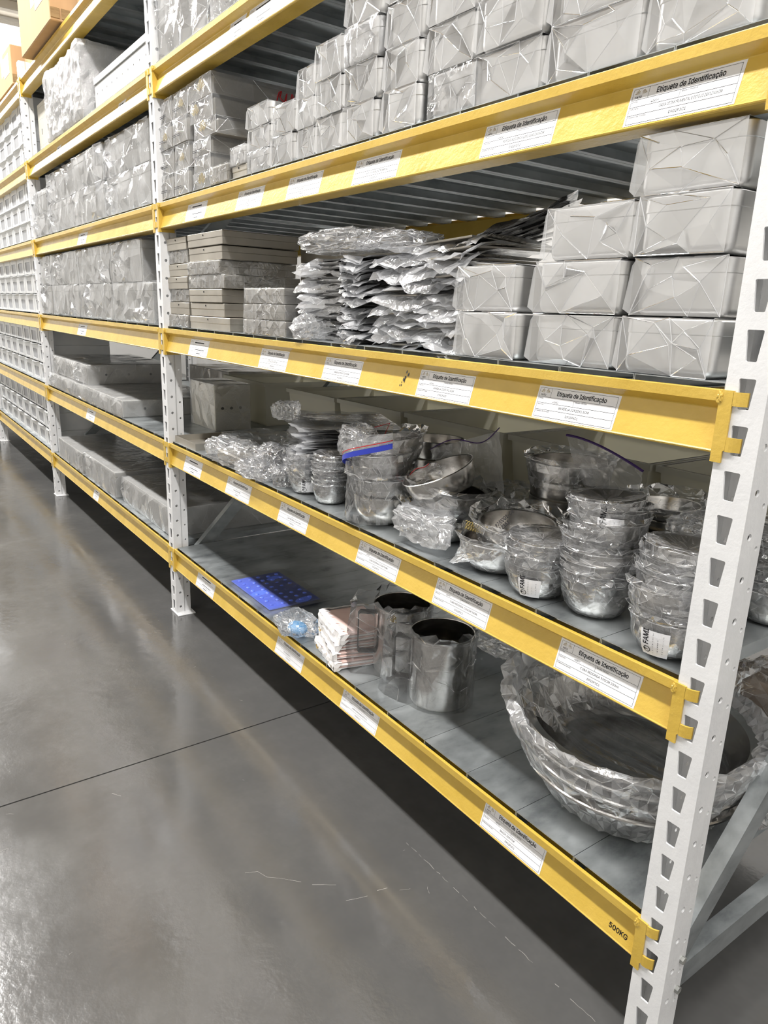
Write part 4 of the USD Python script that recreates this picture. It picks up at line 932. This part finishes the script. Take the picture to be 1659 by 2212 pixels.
# ------------------------------------------------------------ near bay, lowest shelf
Z = S(1)
t = thing('silicone_mat', 'bright blue knobbed silicone mat in a clear sleeve on the lowest shelf', 'mat', (-1.297, .018, Z))
mb = MB(); v, f = cham(-.125, .120, .012, .165, .0006, .0045, .002); mb.add(v, f)
m = trimesh.creation.icosphere(1, 1.0)
for i in range(8):
    for j in range(5):
        mb.add(np.array(m.vertices) * (.0065, .0065, .0035) + (-.105 + .0285 * i + .006 * (j % 2), .030 + .029 * j, .0042), m.faces)
obj('mat', mb.get(), M['blue_pad'], t)
v, f = patch(lambda u, v: [-.150 + .295 * u, -.006 + .192 * v, .0058 + .0015 * np.sin(9 * u) * np.sin(7 * v) + .0006 * np.sin(31 * u + 5 * v)], 30, 20); obj('sleeve', (v, f), M['film'], t, label='clear sleeve')
t = blob((-1.03, .028, Z), .10, .075, .045, 'small clear bag with a blue cap, left of the pink pads', 1001, amp=.5)
mm = trimesh.creation.icosphere(2, 1.0); obj('cap', (np.array(mm.vertices) * (.030, .022, .014) + (.008, 0, .015), mm.faces), M['blue_item'], t, label='blue cap in the bag')
rg = np.random.default_rng(12)
for i, (z, h, x0, x1, y0, y1, r) in enumerate(((0, .020, -.955, -.805, .018, .135, -14), (.0215, .016, -.960, -.812, .024, .140, -18), (.039, .016, -.965, -.818, .030, .145, -16), (.056, .024, -.962, -.812, .034, .150, -12))):
    w, d = x1 - x0, y1 - y0
    t = thing('pad_packet', 'packet of pink pads in a white wrapper, %s of the pile on the lowest shelf' % ['bottom', 'second', 'third', 'top'][i], 'packet', ((x0 + x1) / 2, y0, Z + z), r, 'packets of pink pads')
    nl = 4
    for k in range(nl):
        dx, dy = rg.normal(0, .0022, 2); zz = .0015 + k * (h - .002) / nl
        obj('pad', cham(-w / 2 + .005 + dx, w / 2 - .005 + dx, .003 + dy, d - .003 + dy, zz, zz + (h - .004) / nl, .0015), M['pink' if k == nl - 1 or k == 1 else 'gauze_white'], t)
    (v, f), c = wrap(-w / 2, w / 2, 0, d, 0, h, 1010 + i, amp=.004, scale=24, res=.010, r=.006, pad=.001)
    keep = (v[f].mean(1)[:, 1] < d * .12) | (v[f].mean(1)[:, 0] < -w * .44)
    obj('wrapper', (v, f[keep]), M['gauze_white'], t, label='white paper wrapper')
    if i in (0, 2): 
        obj('clasp', tube([(-w * .30 + .0035 * math.cos(a) + .002 * a, -.006, h * .5 + .0035 * math.sin(a)) for a in np.linspace(0, 9, 28)], .0010, 5), M['clasp'], t, label='little brass clasp')
def jug(loc, R, h, rz, label, seed):
    t = thing('steel_jug', label, 'jug', loc, rz)
    p = [(0, 0), (R * .94, 0), (R * .97, .002), (R * .975, .006), (R, .010), (R, h - .004), (R + .002, h - .003), (R + .0025, h - .0008), (R + .0005, h), (R - .001, h - .002), (R - .001, .004), (0, .004)]
    obj('body', lathe(p, 64), M['steel_bowl'], t, smooth=40)
    hp = [(R - .001, 0, h * .86), (R + .030, 0, h * .87), (R + .034, 0, h * .84), (R + .034, 0, h * .30), (R + .030, 0, h * .27), (R - .001, 0, h * .26)]
    mb = MB()
    for (a, b) in zip(hp[:-1], hp[1:]):
        mb.mesh(trimesh.convex.convex_hull(np.array([np.array(q) + (0, s * .010, 0) + o for q in (a, b) for s in (-1, 1) for o in ((0, 0, 0), (.0025, 0, -.0025))])))
    obj('handle', mb.get(), M['dark_steel'], t, label='flat dark steel handle')
    # bag over jug and handle
    zs = np.array([.0005, .03, .06, .075, .09, .105, .12, .135, h * .97, h + .004, h + .012]); n = 30; rg = np.random.default_rng(seed)
    a = np.linspace(-np.pi, np.pi, n, endpoint=False); v = []
    for i, z in enumerate(zs):
        k = np.exp(-(a / .38) ** 2); sag = .052 * k * (1.15 - .3 * z / h)
        r = R + .0035 + sag + (0 if i < 9 else (.004 if i == 9 else .001))
        aj = a + rg.uniform(-.06, .06, n); v.append(np.stack([r * np.cos(aj), r * np.sin(aj), np.full(n, z) + (rg.uniform(-.012, .012, n) if 0 < i < 8 else 0)], 1))
    v = np.vstack(v); f = np.array([[i * n + j, i * n + (j + 1) % n, (i + 1) * n + (j + 1) % n, (i + 1) * n + j] for i in range(len(zs) - 1) for j in range(n)])
    th = np.arctan2(v[:, 1], v[:, 0]); d = np.stack([np.cos(th), np.sin(th), 0 * th], 1)
    rr = ridge(v * (26, 26, 17), seed); r2 = ridge(v * 60, seed + 2)
    v = v + d * np.maximum(.006 * (rr - .3) + .003 * rg.random(len(v)), 0)[:, None]; v[:, 2] += (v[:, 2] > h) * .016 * (rg.random(len(v)) - .4)
    vf, cr = facetize(v, f, seed, (0, .06), .06, (.0003, .0008)); obj('bag', vf, M['film_thin'], t, crease=cr, label='clear bag pulled over the jug and its handle')
jug((-.603, .128, Z), .0625, .150, -138, 'bagged steel jug nearer the camera on the lowest shelf', 1030)
jug((-.752, .138, Z), .0600, .155, -122, 'bagged steel jug behind, next to the pink pads', 1031)
blob((-.70, .40, Z), .11, .09, .05, 'shiny crumpled bag at the back behind the jugs', 1035, amp=.6, filmm='film_milky')
for i in range(4):
    R = .166 + .0015 * i; h = .070
    t = thing('steel_basin', 'wide steel basin, %s of four nested by the near post' % ORD[i], 'basin', (-.198, .205, Z + .001 + i * .022), 0, 'nested basins on the lowest shelf')
    p = [(0, 0), (.118, 0), (.125, .003), (.150, .035), (R - .004, h - .004), (R + .010, h - .002), (R + .0125, h - .004), (R + .0125, h - .001), (R + .010, h + .0005), (R - .004, h - .002), (.149, .036), (.123, .0045), (.117, .0015), (0, .0015)]
    obj('basin', lathe(p, 90), M['steel_bowl'], t, smooth=40)
    if i == 3:
        vb, c = [], None
        prof = [(.120, -.060), (.132, -.050), (.142, -.036), (.152, -.020), (.161, -.004), (.168, .010), (.174, .024), (.179, .036), (.182, .048), (.185, .060), (.189, .070), (.190, .079), (.184, .084), (.172, .078), (.160, .060)]
        v, f = lathe(prof, 96); rg2 = np.random.default_rng(1051); v = v + rg2.normal(0, .0016, v.shape); th = np.arctan2(v[:, 1], v[:, 0]); d = np.stack([np.cos(th), np.sin(th), 0 * th], 1)
        rr = ridge(np.stack([th * 1.6, v[:, 2] * 42, 0 * th + 3], 1), 1050); r2 = ridge(np.stack([th * 5.5, v[:, 2] * 60, 0 * th], 1), 1053); k = np.clip((v[:, 2] + .06) / .12, .08, 1) ** 1.5
        left = np.exp(-((np.angle(np.exp(1j * (th - 3.35)))) / .75) ** 2)
        v = v + d * (np.maximum(.024 * (rr - .25) + .010 * (r2 - .2), 0) * k * (1 + 1.2 * left) * (1 - .8 * np.exp(-(th / .8) ** 2)))[:, None]
        v[:, 2] += (.034 * left + .014 * (r2 - .5)) * np.clip((v[:, 2] - .03) / .05, 0, 1) - .012 * (1 - k) * (1 - left)
        v[:, 2] = np.maximum(v[:, 2], -.063)
        vf, cr = facetize(v, f, 1052, (.05, .5), .12, (.0002, .0009), extra=.15 * k * (1 + left)); obj('bag', vf, M['film'], t, crease=cr, label='crumpled clear bag gathered round the basins')
        def curl(u, v):                                          # loose end of the bag, thrown over the far-left rim and down inside
            a = 2.35 + 1.75 * u; e = np.sin(np.pi * u) ** .5; r = .186 - .075 * v ** 1.5 + .012 * np.sin(11 * u) * (1 - v) + .006 * np.sin(23 * u + 3 * v); z = .072 + .050 * np.sin(np.pi * np.minimum(v * 1.15, 1)) * e - .045 * v ** 2
            return [r * np.cos(a), r * np.sin(a), z]
        v, f = patch(curl, 30, 12); v = jit(v, .0026, 1057); vf, cr = facetize(v, f, 1058, (.05, .45), .12, (.0002, .0009)); obj('bag_end', vf, M['film'], t, crease=cr, label='loose frilled end of the bag over the rim')
        v, f = patch(lambda u, v: [(u - .5) * .30, (v - .5) * .30 * np.sqrt(np.clip(1 - (2 * u - 1) ** 2, .02, 1)), .030 + .003 * np.sin(40 * v + 5 * u) + .002 * np.sin(97 * v + 3 * u)], 16, 70)
        obj('film_cover', (v, f), M['film_thin'], t, label='taut film across the top basin')
t = blob((-.105, .47, Z + .0), .14, .12, .20, 'tall clear bag of brown goods at the back by the near post', 1060, amp=.3)
obj('contents', cham(-.05, .05, -.04, .04, .01, .17, .01), M['brown_item'], t, label='brown goods in the bag')
blob((-.06, .33, Z + .0), .08, .10, .07, 'crumpled clear bag end beside the basins, by the near frame', 1062, amp=.6)

# ------------------------------------------------------------ middle bay
Z = S(3)
for r in range(2):
    for c, (a, b) in enumerate(((-3.605, -3.40), (-3.37, -2.885), (-2.865, -2.405), (-2.390, (-1.955, -2.045)[r]))):
        wrapped_box(a, b, .02, .40, Z + r * .131, Z + r * .131 + .128, 'grey box in creased plastic, middle bay third shelf, %s, %s from the left' % (['bottom row', 'top row'][r], ORD[c]), 1100 + 10 * r + c, 'steel_box', amp=.013, gather=[((.85, .25, 9) if (r + c) % 2 else (.3, .6, 8))], group='wrapped boxes on the middle bay third shelf')
Z = S(4)
for r in range(2):
    for c, (a, b) in enumerate(((-3.60, -3.36), (-3.33, -2.855), (-2.835, -2.425), (-2.40, -1.945))):
        h = (.125, .118)[r] - (.025 if c == 0 else 0)
        wrapped_box(a, b, .02 + .01 * (c % 2), .42, Z + r * (.127 - (.025 if c == 0 else 0)), Z + r * (.127 - (.025 if c == 0 else 0)) + h, 'pale box in wrinkled plastic, middle bay fourth shelf, %s, %s from the left' % (['bottom row', 'top row'][r], ORD[c]), 1130 + 10 * r + c, 'grey_box', amp=.015, gather=[(.95, .9, 9) if c == 2 else (.1, .5, 7)], group='wrapped boxes on the middle bay fourth shelf')
Z = S(5)
t = thing('perforated_tray', 'beige perforated metal tray on edge, left end of the middle bay fifth shelf', 'tray', (-3.40, .06, Z))
pl = sbox(-.20, 0, .22, .215); hs = [sbox(-.14 + .125 * i, .10, -.125 + .125 * i, .125) for i in range(3)] + [Point(-.18 + .03 * i, zz).buffer(.003, quad_segs=2) for i in range(13) for zz in (.055, .165)]
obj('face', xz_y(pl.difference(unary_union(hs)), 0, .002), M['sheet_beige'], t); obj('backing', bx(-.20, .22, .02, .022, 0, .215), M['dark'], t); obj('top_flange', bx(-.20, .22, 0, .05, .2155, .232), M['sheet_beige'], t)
wrapped_box(-3.150, -2.600, .012, .45, Z, Z + .245, 'tall box in bubble wrap on the middle bay fifth shelf', 1160, 'sheet_white', amp=.026, scale=11, filmm='bubble', res=.014, lid=False)
t = thing('perforated_tray', 'white perforated metal tray on edge beside the middle upright, fifth shelf', 'tray', (-2.215, .05, Z))
pl = sbox(-.36, 0, .355, .105); hs = [Point(-.33 + .06 * i, zz).buffer(.004, quad_segs=2) for i in range(12) for zz in (.03, .075)]
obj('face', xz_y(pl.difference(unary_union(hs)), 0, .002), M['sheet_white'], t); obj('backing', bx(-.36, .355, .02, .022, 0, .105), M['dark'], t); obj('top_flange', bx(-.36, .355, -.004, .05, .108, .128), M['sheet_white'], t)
Z = S(2)
wrapped_box(-3.56, -2.335, .012, .42, Z, Z + .062, 'long low grey box in crumpled plastic, middle bay, second shelf', 1170, 'steel_box', amp=.012, holes=3, gather=[(.05, .5, 9)], lid=False)
wrapped_box(-3.58, -2.90, .03, .42, Z + .066, Z + .148, 'shorter box lying on the long grey box, crumpled plastic', 1171, 'steel_box', amp=.016, holes=3, gather=[(.8, .4, 8)], lid=False)
wrapped_box(-2.86, -2.42, .47, .76, Z, Z + .15, 'dim wrapped box at the back of the middle bay second shelf', 1172, 'tray_steel', holes=0, lid=False)
wrapped_box(-2.13, -1.915, .20, .33, Z, Z + .155, 'upright wrapped box with small holes, just behind the middle upright', 1173, 'sheet_beige', amp=.008, holes=3, lid=False)
Z = S(1)
wrapped_box(-3.50, -3.02, .012, .47, Z, Z + .095, 'long low box under clear film, lowest shelf, left of three', 1180, 'steel_box', amp=.006, gather=[(.9, .2, 8)])
wrapped_box(-3.00, -2.515, .016, .47, Z, Z + .105, 'long low box under clear film, lowest shelf, middle of three', 1181, 'steel_box', amp=.007, gather=[(.15, .9, 8)])
wrapped_box(-2.455, -1.905, .030, .45, Z, Z + .098, 'long low box under clear film, lowest shelf, next to the middle upright', 1182, 'steel_box', amp=.007, gather=[(.02, .5, 7)], lid=False)
for i, (a, b) in enumerate(((-3.55, -2.80), (-2.78, -2.05))):
    wrapped_box(a, b, .50, .775, Z, Z + .22, 'large dark wrapped box at the back of the lowest shelf, %s' % ['far one', 'near one'][i], 1184 + i, 'tray_steel', amp=.004, lid=False)

# ------------------------------------------------------------ cardboard boxes on the sixth level
Z = S(6)
def carton(x0, x1, y0, y1, h, label, seed, paper=True, z=Z):
    w, d = x1 - x0, y1 - y0
    t = thing('cardboard_box', label, 'box', ((x0 + x1) / 2, y0, z))
    obj('body', cham(-w / 2, w / 2, 0, d, .002, h, .003), M['card'], t)
    mb = MB()
    for i in range(12): mb.box(w / 2 + .0002, w / 2 + .003, d * i / 12 + .002, d * (i + 1) / 12 - .004, .012, .045)
    obj('flap_edge', mb.get(), M['card_edge'], t, label='crushed corrugated edge along the foot')
    obj('tape', bx(-.03, .03, -.0006, .0, h * .45, h), M['tape'], t)
    if paper: obj('paper_label', bx(w * .08, w * .38, -.0009, 0, h * .35, h * .85), M['paper'], t, label='white paper label')
carton(-4.26, -3.79, .0, .50, .170, 'orange-brown cardboard box with a paper label, furthest on the top level', 1200)
carton(-3.765, -3.36, .056, .50, .25, 'tall tan cardboard box on the top level, above the far upright', 1201, False)
carton(-3.345, -2.79, -.035, .42, .26, 'cardboard box overhanging the beam on the top level, white label', 1202)
carton(-2.77, -2.25, .06, .5, .25, 'tan cardboard box set back on the top level, nearest the middle upright', 1203, False)
carton(-4.80, -4.30, .02, .50, .24, 'cardboard box on the top level of the far bay, out beyond the labelled one', 1204, False)

# ------------------------------------------------------------ white parts bins of the far bay
def bin_build(loc, label, group):
    t = thing('parts_bin', label, 'bin', loc, 0, group); w, h, d = .100, .094, .34
    mb = MB()
    mb.box(-w, -w + .003, .03, d, 0, h).box(w - .003, w, .03, d, 0, h).box(-w + .003, w - .003, .03, d, 0, .003).box(-w + .003, w - .003, d - .003, d, .003, h)
    win = sbox(-w, 0, w, h * .92).difference(sbox(-w * .60, .010, w * .60, h * .66).buffer(-.004).buffer(.004, quad_segs=2))
    v, f = xz_y(win, .027, .030); mb.add(v, f)
    obj('body', mb.get(), M['bin_plastic'], t)
    obj('window', bx(-w * .64, w * .64, .0301, .032, .006, h * .70), M['bin_pocket'], t, label='greyish recessed window')
    def lip(u, v): 
        x = -w + 2 * w * u; b = 1 - (2 * u - 1) ** 2
        return [x, .027 - .012 * b * np.sin(v * 2.2) - .004 * v, h * .90 - .010 * b * 0 + .010 * v - .004 * b]
    obj('front_lip', patch(lip, 15, 5), M['bin_plastic'], t, label='bulging white front lip')
    return t
b0 = None
for k in range(1, 6):
    for c in range(8):
        for r in range(3):
            loc = (-3.782 - .2115 * c, .0, S(k) + r * .0955); 
            lab = 'white stackable parts bin, %s shelf of the far bay, %s, %s column' % (LEV[k], ['bottom row', 'middle row', 'top row'][r], ORD[c])
            b0 = bin_build(loc, lab, 'white parts bins in the far bay') if b0 is None else (dup(b0, loc, label=lab), b0)[1]
